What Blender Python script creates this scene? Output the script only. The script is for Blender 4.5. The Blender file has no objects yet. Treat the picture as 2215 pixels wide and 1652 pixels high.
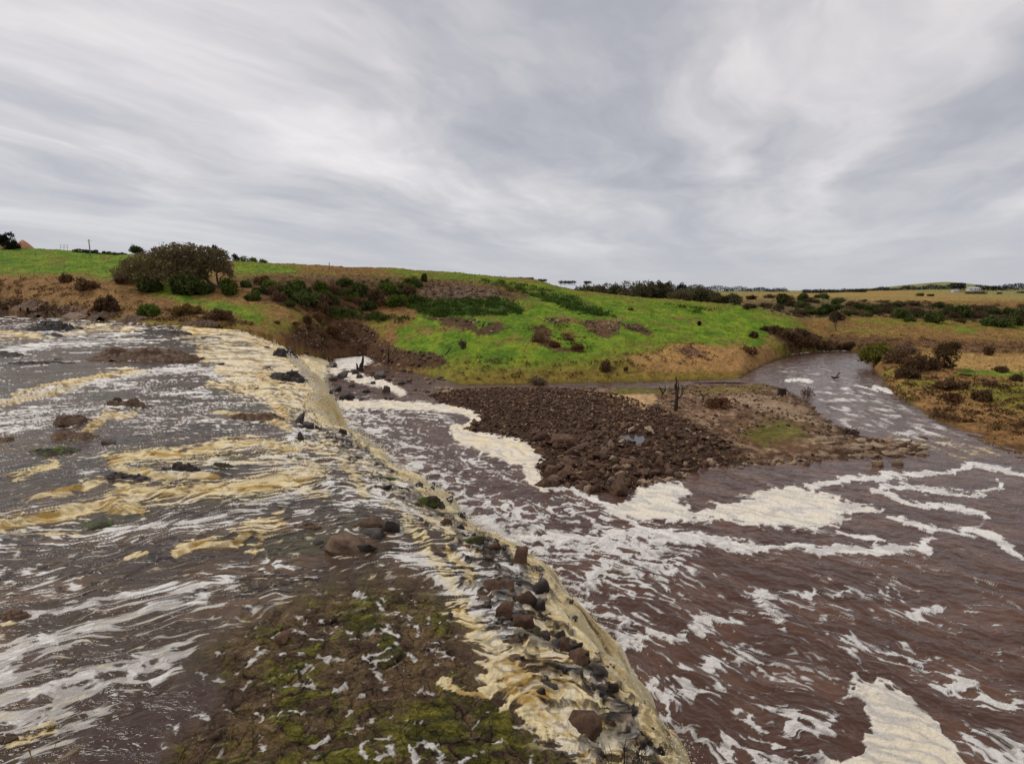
import bpy, bmesh, math, random
import numpy as np
from mathutils import Vector, Matrix, Euler

# ------------------------------------------------------------------ camera, sky, sun, exposure
S = bpy.context.scene
COL = S.collection
F = 1208.0                 # focal length in survey pixels (2215 wide picture)
CZ = 6.0                   # eye height above the upper river
V0 = 630.0                 # survey row of the true horizon
PITCH = math.atan((826 - V0) / F)
cam_d = bpy.data.cameras.new('camera')
cam_d.sensor_width = 36.0
cam_d.lens = F / 2215 * 36.0
cam_d.clip_start = 0.05
cam_d.clip_end = 20000
cam = bpy.data.objects.new('camera', cam_d)
COL.objects.link(cam)
cam.location = (0, 0, CZ)
cam.rotation_euler = (math.radians(90) - PITCH, 0, 0)
S.camera = cam
S.view_settings.view_transform = 'Standard'
S.view_settings.look = 'None'
S.view_settings.exposure = 0.28
S.view_settings.gamma = 1.0
S.view_settings.use_curve_mapping = False

SUN_EL, SUN_AZ = math.radians(52), math.radians(-60)   # azimuth from +Y, clockwise
sun_d = bpy.data.lights.new('sun', 'SUN')
sun_d.energy = 1.5
sun_d.angle = math.radians(16)
sun_d.color = (1.0, 0.95, 0.88)
sun = bpy.data.objects.new('sun', sun_d)
COL.objects.link(sun)
sv = Vector((math.sin(SUN_AZ) * math.cos(SUN_EL), math.cos(SUN_AZ) * math.cos(SUN_EL), math.sin(SUN_EL)))
sun.rotation_euler = sv.to_track_quat('Z', 'Y').to_euler()


class NT:
    """tiny node-tree writer"""
    def __init__(s, tree):
        s.t = tree
        s.t.nodes.clear()

    def n(s, kind, ins=None, **props):
        nd = s.t.nodes.new(kind)
        for k, v in props.items():
            setattr(nd, k, v)
        for k, v in (ins or {}).items():
            if isinstance(v, bpy.types.NodeSocket):
                s.t.links.new(v, nd.inputs[k])
            else:
                nd.inputs[k].default_value = v
        return nd

    def math(s, op, a, b=0.0, clamp=False):
        return s.n('ShaderNodeMath', {0: a, 1: b}, operation=op, use_clamp=clamp).outputs[0]

    def ramp(s, fac, stops):
        r = s.n('ShaderNodeValToRGB', {'Fac': fac})
        e = r.color_ramp.elements
        while len(e) < len(stops):
            e.new(0.5)
        for q, (p, c) in zip(e, stops):
            q.position = p
            q.color = c if len(c) == 4 else (*c, 1)
        return r.outputs['Color']

    def mix(s, f, a, b, mode='MIX'):
        m = s.n('ShaderNodeMix', data_type='RGBA', blend_type=mode)
        for i, v in ((0, f), (6, a), (7, b)):
            if isinstance(v, bpy.types.NodeSocket):
                s.t.links.new(v, m.inputs[i])
            else:
                m.inputs[i].default_value = v
        return m.outputs[2]


W = bpy.data.worlds.new('World')
S.world = W
W.use_nodes = True
g = NT(W.node_tree)
gen = g.n('ShaderNodeTexCoord').outputs['Generated']
sep = g.n('ShaderNodeSeparateXYZ', {0: gen})
zz = g.math('MAXIMUM', sep.outputs[2], 0.0)
den = g.math('ADD', zz, 0.10)
px = g.math('DIVIDE', sep.outputs[0], den)
py = g.math('DIVIDE', sep.outputs[1], den)
pl = g.n('ShaderNodeCombineXYZ', {0: px, 1: py, 2: 0.0}).outputs[0]
# cloud layer seen in perspective: bands run away towards the right of the far horizon
rot = g.n('ShaderNodeMapping', {0: pl, 'Rotation': (0, 0, math.radians(24))}).outputs[0]
warp = g.n('ShaderNodeTexNoise', {'Vector': rot, 'Scale': 0.75, 'Detail': 4.0, 'Roughness': 0.5}).outputs['Color']
wv = g.n('ShaderNodeVectorMath', {0: warp, 1: (-0.5, -0.5, -0.5)}, operation='ADD').outputs[0]
wv = g.n('ShaderNodeVectorMath', {0: wv, 1: (0.9, 1.3, 0)}, operation='MULTIPLY').outputs[0]
rw = g.n('ShaderNodeVectorMath', {0: rot, 1: wv}, operation='ADD').outputs[0]
st1 = g.n('ShaderNodeMapping', {0: rw, 'Scale': (0.95, 0.26, 1.0), 'Location': (3.1, 1.7, 0)}).outputs[0]
n1 = g.n('ShaderNodeTexNoise', {'Vector': st1, 'Scale': 1.0, 'Detail': 5.0, 'Roughness': 0.5}).outputs['Fac']
st2 = g.n('ShaderNodeMapping', {0: rw, 'Scale': (2.0, 0.95, 1.0), 'Location': (7.3, 2.2, 0)}).outputs[0]
n2 = g.n('ShaderNodeTexNoise', {'Vector': st2, 'Scale': 1.0, 'Detail': 5.0, 'Roughness': 0.55}).outputs['Fac']
n3 = g.n('ShaderNodeTexNoise', {'Vector': rot, 'Scale': 0.33, 'Detail': 2.0}).outputs['Fac']
cl = g.math('ADD', g.math('MULTIPLY', n1, 0.55), g.math('MULTIPLY', n2, 0.27))
cl = g.math('ADD', cl, g.math('MULTIPLY', n3, 0.25))
ccol = g.ramp(cl, [(0.40, (0.275, 0.285, 0.325)), (0.475, (0.38, 0.382, 0.415)), (0.535, (0.51, 0.495, 0.51)),
                   (0.59, (0.655, 0.625, 0.625)), (0.68, (0.86, 0.815, 0.80))])
# towards the horizon the layer merges into an even pale blue grey
hz = g.ramp(zz, [(0.0, (1, 1, 1)), (0.035, (0.85, 0.85, 0.85)), (0.16, (0.25, 0.25, 0.25)), (0.34, (0, 0, 0))])
ccol = g.mix(hz, ccol, (0.445, 0.457, 0.50, 1))
sky = g.n('ShaderNodeTexSky', sky_type='NISHITA', sun_disc=False, sun_elevation=SUN_EL, sun_rotation=SUN_AZ)
skyc = g.mix(1.0, sky.outputs[0], (0.1, 0.1, 0.1, 1), 'MULTIPLY')
fin = g.mix(0.93, skyc, ccol)
bg = g.n('ShaderNodeBackground', {'Color': fin, 'Strength': 1.0})
g.n('ShaderNodeOutputWorld', {'Surface': bg.outputs[0]})

# ------------------------------------------------------------------ survey helpers
CP, SP = math.cos(PITCH), math.sin(PITCH)


def ray(u, v):
    a = (u - 1107.5) / F
    b = (826 - v) / F
    return np.array([a, CP + b * SP, -SP + b * CP])


def at(u, v, z):
    d = ray(u, v)
    return d * ((z - CZ) / d[2]) + np.array([0, 0, CZ])


def aty(u, v, y):
    d = ray(u, v)
    return d * (y / d[1]) + np.array([0, 0, CZ])


def proj(x, y, z):
    dz = z - CZ
    dep = np.maximum(y * CP - dz * SP, 0.05)
    return 1107.5 + F * x / dep, 826 - F * (y * SP + dz * CP) / dep


# ------------------------------------------------------------------ noise
_rs = np.random.RandomState(7)
_GA = _rs.rand(1024) * 2 * np.pi
_GX, _GY = np.cos(_GA), np.sin(_GA)


def _h(ix, iy, seed):
    h = (ix * 374761393 + iy * 668265263 + seed * 974634541) & 0xffffffff
    h = ((h ^ (h >> 13)) * 1274126177) & 0xffffffff
    return h ^ (h >> 16)


def perlin(x, y, seed=0):
    fx = np.floor(x)
    fy = np.floor(y)
    ix = fx.astype(np.int64)
    iy = fy.astype(np.int64)
    a = x - fx
    b = y - fy
    su = a * a * a * (a * (a * 6 - 15) + 10)
    sv_ = b * b * b * (b * (b * 6 - 15) + 10)

    def gr(i, j):
        k = _h(ix + i, iy + j, seed) & 1023
        return _GX[k] * (a - i) + _GY[k] * (b - j)
    p = gr(0, 0)
    q = gr(0, 1)
    p = p + su * (gr(1, 0) - p)
    q = q + su * (gr(1, 1) - q)
    return (p + sv_ * (q - p)) * 1.5


def _octaves(x, y, oct, seed, gain, sp, f0, one):
    """sum of octaves; with sp (local sample spacing) octaves finer than the mesh can carry fade out"""
    r = 0
    a = 1.0
    t = 0
    e = 0
    f = f0
    for o in range(oct):
        v = one(x, y, seed + o * 13)
        if sp is None:
            w = a
        else:
            w = a * (1 - sstep(.22, .55, f * sp))
            if o == 0:
                w = np.maximum(w, .25)
        r = r + w * v
        t = t + a * a
        e = e + w * w
        a *= gain
        f *= 2.03
        x = x * 2.03 + 11.3
        y = y * 2.03 - 7.7
    return r / np.sqrt(e)


def fbm(x, y, oct=4, seed=0, gain=0.5, sp=None, f0=1.0):
    return _octaves(x, y, oct, seed, gain, sp, f0, perlin) * .86


def ridged(x, y, oct=4, seed=0, gain=0.55, sp=None, f0=1.0):
    """sharp threads; about 0.3..0.95"""
    return .62 + .21 * _octaves(x, y, oct, seed, gain, sp, f0, lambda a, b, k: (.58 - np.minimum(np.abs(perlin(a, b, k)) * 1.9, 1)) * 3.0)


def worley(x, y, seed=0):
    fx = np.floor(x)
    fy = np.floor(y)
    ix = fx.astype(np.int64)
    iy = fy.astype(np.int64)
    f1 = np.full(x.shape, 9.0)
    f2 = np.full(x.shape, 9.0)
    cid = np.zeros(x.shape)
    for i in (-1, 0, 1):
        for j in (-1, 0, 1):
            k = _h(ix + i, iy + j, seed)
            dx = fx + i + (k & 1023) / 1023.0 - x
            dy = fy + j + ((k >> 10) & 1023) / 1023.0 - y
            d = dx * dx + dy * dy
            m = d < f1
            f2 = np.where(m, f1, np.minimum(f2, d))
            cid = np.where(m, ((k >> 20) & 1023) / 1023.0, cid)
            f1 = np.where(m, d, f1)
    return np.sqrt(f1), np.sqrt(f2), cid


def sstep(a, b, x):
    t = np.clip((x - a) / (b - a), 0, 1)
    return t * t * (3 - 2 * t)


def lerp3(c, d, f):
    return c + (d - c) * np.clip(f, 0, 1)[..., None]


def unif(n):
    """noise made uniform on 0..1, so that a threshold is a covered fraction"""
    q = np.quantile(n.ravel()[::97], np.linspace(0, 1, 201))
    return np.interp(n, q, np.linspace(0, 1, 201))


def cover(p, c, soft=.10):
    c = np.clip(c * (1 + 2 * soft) - soft, -soft, 1 + soft)
    return sstep(1 - c - soft, 1 - c + soft, p)


def seg_dist(x, y, pts):
    """distance to a polyline"""
    d = np.full(x.shape, 1e18)
    for (ax, ay), (bx, by) in zip(pts[:-1], pts[1:]):
        ex, ey = bx - ax, by - ay
        t = np.clip(((x - ax) * ex + (y - ay) * ey) / (ex * ex + ey * ey + 1e-12), 0, 1)
        d = np.minimum(d, (x - ax - t * ex) ** 2 + (y - ay - t * ey) ** 2)
    return np.sqrt(d)


def inside(x, y, poly):
    r = np.zeros(x.shape, bool)
    n = len(poly)
    for i in range(n):
        ax, ay = poly[i]
        bx, by = poly[(i + 1) % n]
        if ay == by:
            continue
        c = ((ay > y) != (by > y)) & (x < (bx - ax) * (y - ay) / (by - ay) + ax)
        r ^= c
    return r


def sdpoly(x, y, poly):
    """signed distance, positive inside"""
    d = seg_dist(x, y, list(poly) + [poly[0]])
    return np.where(inside(x, y, poly), d, -d)


def stroke(u, v, pts, w):
    """1 on the line, 0 beyond its width"""
    p = np.array(pts, float)
    r = np.zeros(u.shape)
    m = (u > p[:, 0].min() - 2.5 * w) & (u < p[:, 0].max() + 2.5 * w) & (v > p[:, 1].min() - 2.5 * w) & (v < p[:, 1].max() + 2.5 * w)
    if m.any():
        r[m] = np.exp(-(seg_dist(u[m], v[m], pts) / w) ** 2)
    return r


def patch(u, v, poly, soft):
    """1 well inside the polygon, 0.5 on its edge, 0 outside"""
    p = np.array(poly, float)
    r = np.zeros(u.shape)
    m = (u > p[:, 0].min() - soft) & (u < p[:, 0].max() + soft) & (v > p[:, 1].min() - soft) & (v < p[:, 1].max() + soft)
    if m.any():
        r[m] = np.clip(0.5 + 0.5 * sdpoly(u[m], v[m], poly) / soft, 0, 1)
    return r


# ------------------------------------------------------------------ object helpers
def tag(o, label=None, cat=None, group=None, kind=None):
    for k, v in (('label', label), ('category', cat), ('group', group), ('kind', kind)):
        if v:
            o[k] = v
    return o


def mesh_np(name, V, Q, mat, col=None, att=None, smooth=True, parent=None, link=True):
    """mesh object from numpy arrays: V (n,3), Q (m,3 or 4)"""
    me = bpy.data.meshes.new(name)
    n, k = Q.shape
    me.vertices.add(len(V))
    me.vertices.foreach_set('co', np.ascontiguousarray(V, np.float32).ravel())
    me.loops.add(n * k)
    me.loops.foreach_set('vertex_index', np.ascontiguousarray(Q, np.int32).ravel())
    me.polygons.add(n)
    me.polygons.foreach_set('loop_start', np.arange(0, n * k, k, dtype=np.int32))
    if smooth:
        me.polygons.foreach_set('use_smooth', np.ones(n, bool))
    if col is not None:
        c = me.color_attributes.new('Col', 'FLOAT_COLOR', 'POINT')
        c4 = np.ones((len(V), 4), np.float32)
        c4[:, :3] = col
        c.data.foreach_set('color', c4.ravel())
    for an, av in (att or {}).items():
        a = me.attributes.new(an, 'FLOAT', 'POINT')
        a.data.foreach_set('value', np.ascontiguousarray(av, np.float32))
    me.update(calc_edges=True)
    if mat:
        me.materials.append(mat)
    if not link:
        return me
    o = bpy.data.objects.new(name, me)
    COL.objects.link(o)
    if parent:
        o.parent = parent
    return o


def grid_quads(nr, nc):
    i = np.arange(nr * nc).reshape(nr, nc)
    return np.stack([i[:-1, :-1], i[:-1, 1:], i[1:, 1:], i[1:, :-1]], -1).reshape(-1, 4)


def grid_mesh(name, X, Y, Z, mat, col, att, keep=None):
    nr, nc = X.shape
    Q = grid_quads(nr, nc)
    V = np.stack([X, Y, Z], -1).reshape(-1, 3)
    col = col.reshape(-1, 3)
    att = {k: v.reshape(-1) for k, v in att.items()}
    if keep is not None:
        km = keep.reshape(-1)
        Q = Q[km[Q].all(1)]
        used = np.zeros(len(V), bool)
        used[Q.ravel()] = True
        idx = np.cumsum(used) - 1
        V = V[used]
        col = col[used]
        att = {k: v[used] for k, v in att.items()}
        Q = idx[Q]
    return mesh_np(name, V, Q, mat, col, att)


def empty(name, loc, rz=0.0, sc=1.0):
    o = bpy.data.objects.new(name, None)
    o.empty_display_size = 0.3
    COL.objects.link(o)
    o.location = loc
    o.rotation_euler = (0, 0, rz)
    o.scale = (sc, sc, sc)
    return o


def copy_tree(o, parent=None):
    c = o.copy()
    COL.objects.link(c)
    if parent is not None:
        c.parent = parent
    for ch in list(o.children):
        copy_tree(ch, c)
    return c


# ------------------------------------------------------------------ materials
def mat_attr(name, rough=0.9, noise=0.25, nscale=6.0, bump=0.3, bscale=8.0, bdist=0.05, rough_attr=False, spec=0.3, ior=1.45):
    m = bpy.data.materials.new(name)
    m.use_nodes = True
    t = NT(m.node_tree)
    a = t.n('ShaderNodeAttribute', attribute_name='Col').outputs['Color']
    geo = t.n('ShaderNodeNewGeometry').outputs['Position']
    nz = t.n('ShaderNodeTexNoise', {'Vector': geo, 'Scale': nscale, 'Detail': 6.0, 'Roughness': 0.65}).outputs['Fac']
    f = t.math('ADD', t.math('MULTIPLY', t.math('SUBTRACT', nz, 0.5), 2 * noise * 2), 1.0)
    c = t.n('ShaderNodeVectorMath', {0: a, 1: f}, operation='MULTIPLY').outputs[0]
    bz = t.n('ShaderNodeTexNoise', {'Vector': geo, 'Scale': bscale, 'Detail': 5.0, 'Roughness': 0.6}).outputs['Fac']
    bp = t.n('ShaderNodeBump', {'Height': bz, 'Strength': bump, 'Distance': bdist}).outputs[0]
    r = t.n('ShaderNodeAttribute', attribute_name='Rough').outputs['Fac'] if rough_attr else rough
    p = t.n('ShaderNodeBsdfPrincipled', {'Base Color': c, 'Roughness': r, 'Normal': bp, 'Specular IOR Level': spec, 'IOR': ior})
    t.n('ShaderNodeOutputMaterial', {'Surface': p.outputs[0]})
    return m


def mat_water(name, bscale, bdist, spec):
    m = bpy.data.materials.new(name)
    m.use_nodes = True
    t = NT(m.node_tree)
    a = t.n('ShaderNodeAttribute', attribute_name='Col').outputs['Color']
    fo = t.n('ShaderNodeAttribute', attribute_name='Foam').outputs['Fac']
    geo = t.n('ShaderNodeNewGeometry').outputs['Position']
    st = t.n('ShaderNodeMapping', {0: geo, 'Rotation': (0, 0, math.radians(-32)), 'Scale': (0.55, 1.3, 1.0)}).outputs[0]
    n1_ = t.n('ShaderNodeTexNoise', {'Vector': st, 'Scale': bscale, 'Detail': 4.0, 'Roughness': 0.55, 'Distortion': 0.6}).outputs['Fac']
    n2_ = t.n('ShaderNodeTexNoise', {'Vector': geo, 'Scale': bscale * 5, 'Detail': 4.0, 'Roughness': 0.7}).outputs['Fac']
    fi = t.n('ShaderNodeTexNoise', {'Vector': st, 'Scale': 9.0, 'Detail': 6.0, 'Roughness': 0.7}).outputs['Fac']
    bd = t.n('ShaderNodeAttribute', attribute_name='Bed').outputs['Fac']
    f = t.math('ADD', t.math('MULTIPLY', t.math('SUBTRACT', fi, 0.5), 0.55), 1.0)
    al = t.n('ShaderNodeTexNoise', {'Vector': geo, 'Scale': 20.0, 'Detail': 9.0, 'Roughness': 0.85}).outputs['Fac']
    f = t.math('MULTIPLY', f, t.math('ADD', t.math('MULTIPLY', t.math('MULTIPLY', t.math('SUBTRACT', al, 0.5), 5.5), bd), 1.0))
    wob = t.n('ShaderNodeTexNoise', {'Vector': geo, 'Scale': 3.0, 'Detail': 4.0}).outputs['Color']
    gw = t.n('ShaderNodeVectorMath', {0: geo, 1: t.n('ShaderNodeVectorMath', {0: wob, 1: (0.5, 0.5, 0.5)}, operation='MULTIPLY').outputs[0]}, operation='ADD').outputs[0]
    ck = t.n('ShaderNodeTexVoronoi', {'Vector': gw, 'Scale': 2.4}, feature='DISTANCE_TO_EDGE').outputs['Distance']
    ck = t.math('SUBTRACT', 1.0, t.math('MULTIPLY', ck, 22.0), True)
    f = t.math('MAXIMUM', t.math('MULTIPLY', f, t.math('SUBTRACT', 1.0, t.math('MULTIPLY', t.math('MULTIPLY', ck, bd), 0.75))), 0.05)
    c = t.n('ShaderNodeVectorMath', {0: a, 1: f}, operation='MULTIPLY').outputs[0]
    n4_ = t.n('ShaderNodeTexNoise', {'Vector': geo, 'Scale': bscale * 3.2, 'Detail': 7.0, 'Roughness': 0.72}).outputs['Fac']
    hh = t.math('ADD', t.math('MULTIPLY', n1_, t.math('SUBTRACT', 1.0, t.math('MULTIPLY', fo, 0.75))), t.math('MULTIPLY', t.math('ADD', n2_, t.math('MULTIPLY', n4_, 1.6)), t.math('MULTIPLY', fo, 0.8)))
    bp = t.n('ShaderNodeBump', {'Height': hh, 'Strength': 0.8, 'Distance': bdist}).outputs[0]
    r = t.math('ADD', t.math('MULTIPLY', fo, 0.55), 0.13)
    p = t.n('ShaderNodeBsdfPrincipled', {'Base Color': c, 'Roughness': r, 'Normal': bp, 'IOR': 1.33, 'Specular IOR Level': t.math('SUBTRACT', spec, t.math('MULTIPLY', fo, spec * .7))})
    t.n('ShaderNodeOutputMaterial', {'Surface': p.outputs[0]})
    return m


def mat_leaf(name, trans=0.25):
    m = bpy.data.materials.new(name)
    m.use_nodes = True
    t = NT(m.node_tree)
    a = t.n('ShaderNodeAttribute', attribute_name='Col').outputs['Color']
    oi = t.n('ShaderNodeObjectInfo').outputs['Random']
    f = t.math('ADD', t.math('MULTIPLY', oi, 0.5), 0.75)
    c = t.n('ShaderNodeVectorMath', {0: a, 1: f}, operation='MULTIPLY').outputs[0]
    d = t.n('ShaderNodeBsdfDiffuse', {'Color': c})
    tr = t.n('ShaderNodeBsdfTranslucent', {'Color': c})
    mx = t.n('ShaderNodeMixShader', {0: trans, 1: d.outputs[0], 2: tr.outputs[0]})
    t.n('ShaderNodeOutputMaterial', {'Surface': mx.outputs[0]})
    return m


def mat_rock(name, c1, c2, c3, rough=0.75, scale=2.2, bump=0.6, lichen=None):
    m = bpy.data.materials.new(name)
    m.use_nodes = True
    t = NT(m.node_tree)
    oi = t.n('ShaderNodeObjectInfo')
    tc = t.n('ShaderNodeNewGeometry').outputs['Position']
    tc = t.n('ShaderNodeVectorMath', {0: tc, 1: oi.outputs['Location']}, operation='ADD').outputs[0]
    n_ = t.n('ShaderNodeTexNoise', {'Vector': tc, 'Scale': scale * 1.6, 'Detail': 9.0, 'Roughness': 0.78}).outputs['Fac']
    c = t.ramp(n_, [(0.30, c1), (0.50, c2), (0.72, c3)])
    f = t.math('ADD', t.math('MULTIPLY', oi.outputs['Random'], 0.7), 0.65)
    c = t.n('ShaderNodeVectorMath', {0: c, 1: f}, operation='MULTIPLY').outputs[0]
    if lichen:
        nl = t.n('ShaderNodeTexNoise', {'Vector': tc, 'Scale': scale * 0.8, 'Detail': 5.0}).outputs['Fac']
        fl = t.ramp(nl, [(0.50, (0, 0, 0)), (0.58, (1, 1, 1))])
        c = t.mix(fl, c, (*lichen, 1))
    b1 = t.n('ShaderNodeTexNoise', {'Vector': tc, 'Scale': scale * 4, 'Detail': 8.0, 'Roughness': 0.75}).outputs['Fac']
    bp = t.n('ShaderNodeBump', {'Height': b1, 'Strength': bump, 'Distance': 0.12}).outputs[0]
    p = t.n('ShaderNodeBsdfPrincipled', {'Base Color': c, 'Roughness': rough, 'Normal': bp, 'Specular IOR Level': 0.22})
    t.n('ShaderNodeOutputMaterial', {'Surface': p.outputs[0]})
    return m


M_GROUND = mat_attr('ground_cover', noise=0.28, nscale=1.6, bump=0.7, bscale=2.5, bdist=0.25, spec=0.1)
M_RIVER = mat_water('rushing_water', 2.6, 0.10, 0.20)
M_POOL = mat_water('pool_surface', 0.9, 0.22, 0.40)
M_LEAF = mat_leaf('leaves')
M_GRASSB = mat_leaf('grass_blades', 0.3)
M_BARK = mat_rock('bark', (0.05, 0.035, 0.028), (0.13, 0.10, 0.08), (0.24, 0.20, 0.17), rough=0.9, scale=3.0)
M_DEAD = mat_rock('dead_wood', (0.012, 0.009, 0.008), (0.035, 0.024, 0.018), (0.09, 0.065, 0.05), rough=0.9, scale=4.0)
M_WET = mat_rock('wet_basalt', (0.012, 0.011, 0.011), (0.042, 0.034, 0.030), (0.12, 0.090, 0.07), rough=0.5, scale=2.5)
M_BASALT = mat_rock('brown_basalt', (0.026, 0.014, 0.009), (0.088, 0.049, 0.030), (0.20, 0.118, 0.074), rough=0.85, scale=2.0)
M_TAN = mat_rock('tan_stone', (0.10, 0.07, 0.045), (0.24, 0.17, 0.11), (0.42, 0.32, 0.22), rough=0.85, scale=3.0)
M_SLAB = mat_rock('layered_stone', (0.045, 0.028, 0.019), (0.17, 0.108, 0.070), (0.36, 0.245, 0.165), rough=0.8, scale=1.6, bump=0.9)
M_MOSSY = mat_rock('mossy_stone', (0.02, 0.02, 0.01), (0.06, 0.055, 0.022), (0.12, 0.10, 0.05), rough=0.5, scale=3.0, lichen=(0.075, 0.11, 0.012))

# ------------------------------------------------------------------ terrain survey
LIP = [(-5.0, 1.0), (3.2, 3.0), (2.5, 6.5), (2.15, 7.7), (2.05, 8.4), (1.8, 9.1), (1.5, 9.7), (1.05, 10.5), (0.55, 12.4), (-0.1, 14.2), (-1.0, 15.2),
       (-1.9, 16.4), (-2.7, 17.9), (-3.6, 19.3), (-4.7, 21), (-6.2, 24), (-8.2, 27), (-10.2, 29), (-12.4, 33), (-14.5, 40), (-18.0, 49), (-24.0, 61),
       (-32.5, 78), (-40.4, 90), (-53, 107), (-62, 119), (-70, 132)]
_fw = ([0, 7, 9, 12, 14, 18, 22, 27, 35, 50, 65, 82, 100, 125, 140], [2.0, 2.1, 2.7, 4.6, 4.3, 4.7, 4.9, 3.8, 3.0, 4.3, 6.8, 8.6, 14, 25, 27])   # reach of the fall beyond the lip
LIP[0] = (3.6, 1.0)
_ly, _lx = np.array([p[1] for p in LIP]), np.array([p[0] for p in LIP])
ZP = -10.0


def lipx(y):
    return np.interp(y, _ly, _lx) + 0.35 * perlin(y * 0.55, y * 0 + 3.3, 91) * np.clip(y / 25, .5, 1.1) + .28 * perlin(y * 1.45, y * 0 + 5.1, 95) * sstep(45, 25, y) + 0.3 * perlin(y * 0.17, y * 0 + 8.3, 92) - .9 * sstep(36, 48, y) * sstep(110, 80, y)


def footx(y):
    w = np.interp(y, *_fw)
    return lipx(y) + w + (np.minimum(.30 * w, 1.3) * perlin(y * .42, y * 0 + 1.3, 93) + .35 * perlin(y * 1.3, y * 0 + 4.1, 94)) * sstep(75, 55, y)


# columns of the far bank: u: [(v, z) water edge, then (v, y) up the slope]
COLS = {
    -700: [(676, .4), (650, 146), (610, 158), (575, 178), (520, 226)],
    -200: [(678, .3), (650, 140), (606, 153), (575, 175), (528, 220)],
    0: [(680, .2), (650, 135), (602, 150), (575, 172), (534, 216)],
    150: [(688, .1), (655, 130), (605, 148), (578, 170), (541, 216)],
    300: [(696, 0), (665, 124), (630, 140), (590, 165), (551, 218)],
    420: [(704, -.3), (672, 120), (640, 137), (600, 162), (560, 216)],
    505: [(709, -1), (680, 117), (640, 136), (603, 158), (565, 216)],
    560: [(719, -2), (690, 117), (640, 137), (602, 158), (567, 216)],
    640: [(742, -4.8), (706, 121), (660, 137), (603, 157), (571, 217)],
    720: [(776, -10), (742, 136), (690, 144), (609, 161), (575, 221)],
    790: [(770, -10), (745, 141), (692, 148), (610, 167), (578, 225)],
    860: [(800, -10), (752, 125), (695, 146), (612, 173), (581, 231)],
    1000: [(833, -10), (782, 107), (690, 145), (618, 181), (590, 241)],
    1150: [(831, -10), (782, 107), (684, 149), (628, 191), (606, 250)],
    1240: [(829, -10), (780, 108), (692, 148), (647, 190), (627, 240)],
    1400: [(826, -10), (772, 111), (700, 145), (662, 186), (645, 225)],
    1600: [(820, -10), (762, 116), (714, 146), (676, 181), (660, 206)],
    1660: [(785, -10), (752, 131), (718, 147), (690, 172), (676, 192)],
    1710: [(766, -10), (745, 142), (722, 151), (702, 164), (694, 178)],
    1770: [(759, -10), (742, 150), (732, 155), (726, 158), (722, 162)],
    1830: [(757, -10), (742, 154), (727, 168), (702, 208), (668, 246)],
    1872: [(765, -10), (745, 150), (726, 170), (704, 206), (664, 248)],
    1890: [(800, -10), (772, 120), (728, 167), (708, 202), (660, 250)],
    1930: [(850, -10), (815, 95), (770, 122), (714, 192), (656, 258)],
    2010: [(905, -10), (845, 85), (778, 117), (720, 188), (653, 262)],
    2130: [(960, -10), (870, 77), (792, 111), (726, 184), (652, 262)],
    2215: [(1000, -10), (888, 73), (798, 109), (730, 181), (652, 262)],
    2500: [(1130, -10), (930, 65), (815, 104), (738, 176), (654, 262)],
    3100: [(1400, -10), (1000, 55), (850, 95), (745, 172), (656, 262)],
}
NT_, NY_ = 900, 1400
TXS = np.linspace(-1.75, 1.75, NT_)
YS = np.concatenate([np.linspace(0.5, 300, 1000), np.geomspace(301, 9000, 400)])


def _build_profiles():
    kt, ky, kz = [], [], []
    for u in sorted(COLS):
        c = COLS[u]
        p0 = at(u, c[0][0], c[0][1])
        pts = [p0] + [aty(u, v, y) for v, y in c[1:]]
        cr = pts[-1]
        if u < 1200:
            pts += [np.array([0, cr[1] + 60, cr[2] - 1.0]), np.array([0, 700, cr[2] - 4]), np.array([0, 1600, cr[2] - 2]), np.array([0, 9000, cr[2] - 5])]
        elif u < 1790:
            pts += [np.array([0, cr[1] + 70, min(cr[2] - 3.5, -4.0)]), aty(u, 646, 420), aty(u, 635, 1100), aty(u, 628.5, 5200)]
        else:
            hill = 26 * math.exp(-((u - 2010) / 110) ** 2)
            pts += [aty(u, 647.5, 330), aty(u, 640, 560), aty(u, 631.0, 1400), aty(u, 627.5, 5200)]
            pts[-1][2] += hill * 3
        kt.append((pts[0][0] / pts[0][1]))
        ky.append([p[1] for p in pts])
        kz.append([p[2] for p in pts])
    kt, ky, kz = np.array(kt), np.array(ky), np.array(kz)
    K = ky.shape[1]
    sm = np.hanning(17)
    sm /= sm.sum()
    RY = np.zeros((K, NT_))
    RZ = np.zeros((K, NT_))
    for k in range(K):
        for src, dst in ((ky, RY), (kz, RZ)):
            r = np.interp(TXS, kt, src[:, k])
            if k:
                r = np.convolve(np.pad(r, 8, mode='edge'), sm, 'valid')
            dst[k] = r
    Z = np.zeros((NT_, NY_))
    for i in range(NT_):
        yy = np.maximum.accumulate(RY[:, i] + np.arange(K) * 1e-3)
        z = np.interp(YS, yy, RZ[:, i])
        zb = np.convolve(np.pad(z[:1000], 12, mode='edge'), np.hanning(25) / np.hanning(25).sum(), 'valid')
        z[:1000] = np.where(YS[:1000] < yy[0] + 4, z[:1000], zb)
        z = np.where(YS < yy[0], RZ[0, i] - (yy[0] - YS) * 0.35, z)
        Z[i] = z
    return RY[0], Z


SHORE, ZT = _build_profiles()


def shore_y(tx):
    return np.interp(tx, TXS, SHORE)


def profile_z(x, y):
    tx = np.clip(x / np.maximum(y, 0.3), -1.749, 1.749)
    fi = (tx + 1.75) / 3.5 * (NT_ - 1)
    fj = np.interp(y, YS, np.arange(NY_))
    i = np.clip(fi.astype(int), 0, NT_ - 2)
    j = np.clip(fj.astype(int), 0, NY_ - 2)
    a, b = fi - i, fj - j
    return (ZT[i, j] * (1 - a) + ZT[i + 1, j] * a) * (1 - b) + (ZT[i, j + 1] * (1 - a) + ZT[i + 1, j + 1] * a) * b


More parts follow.
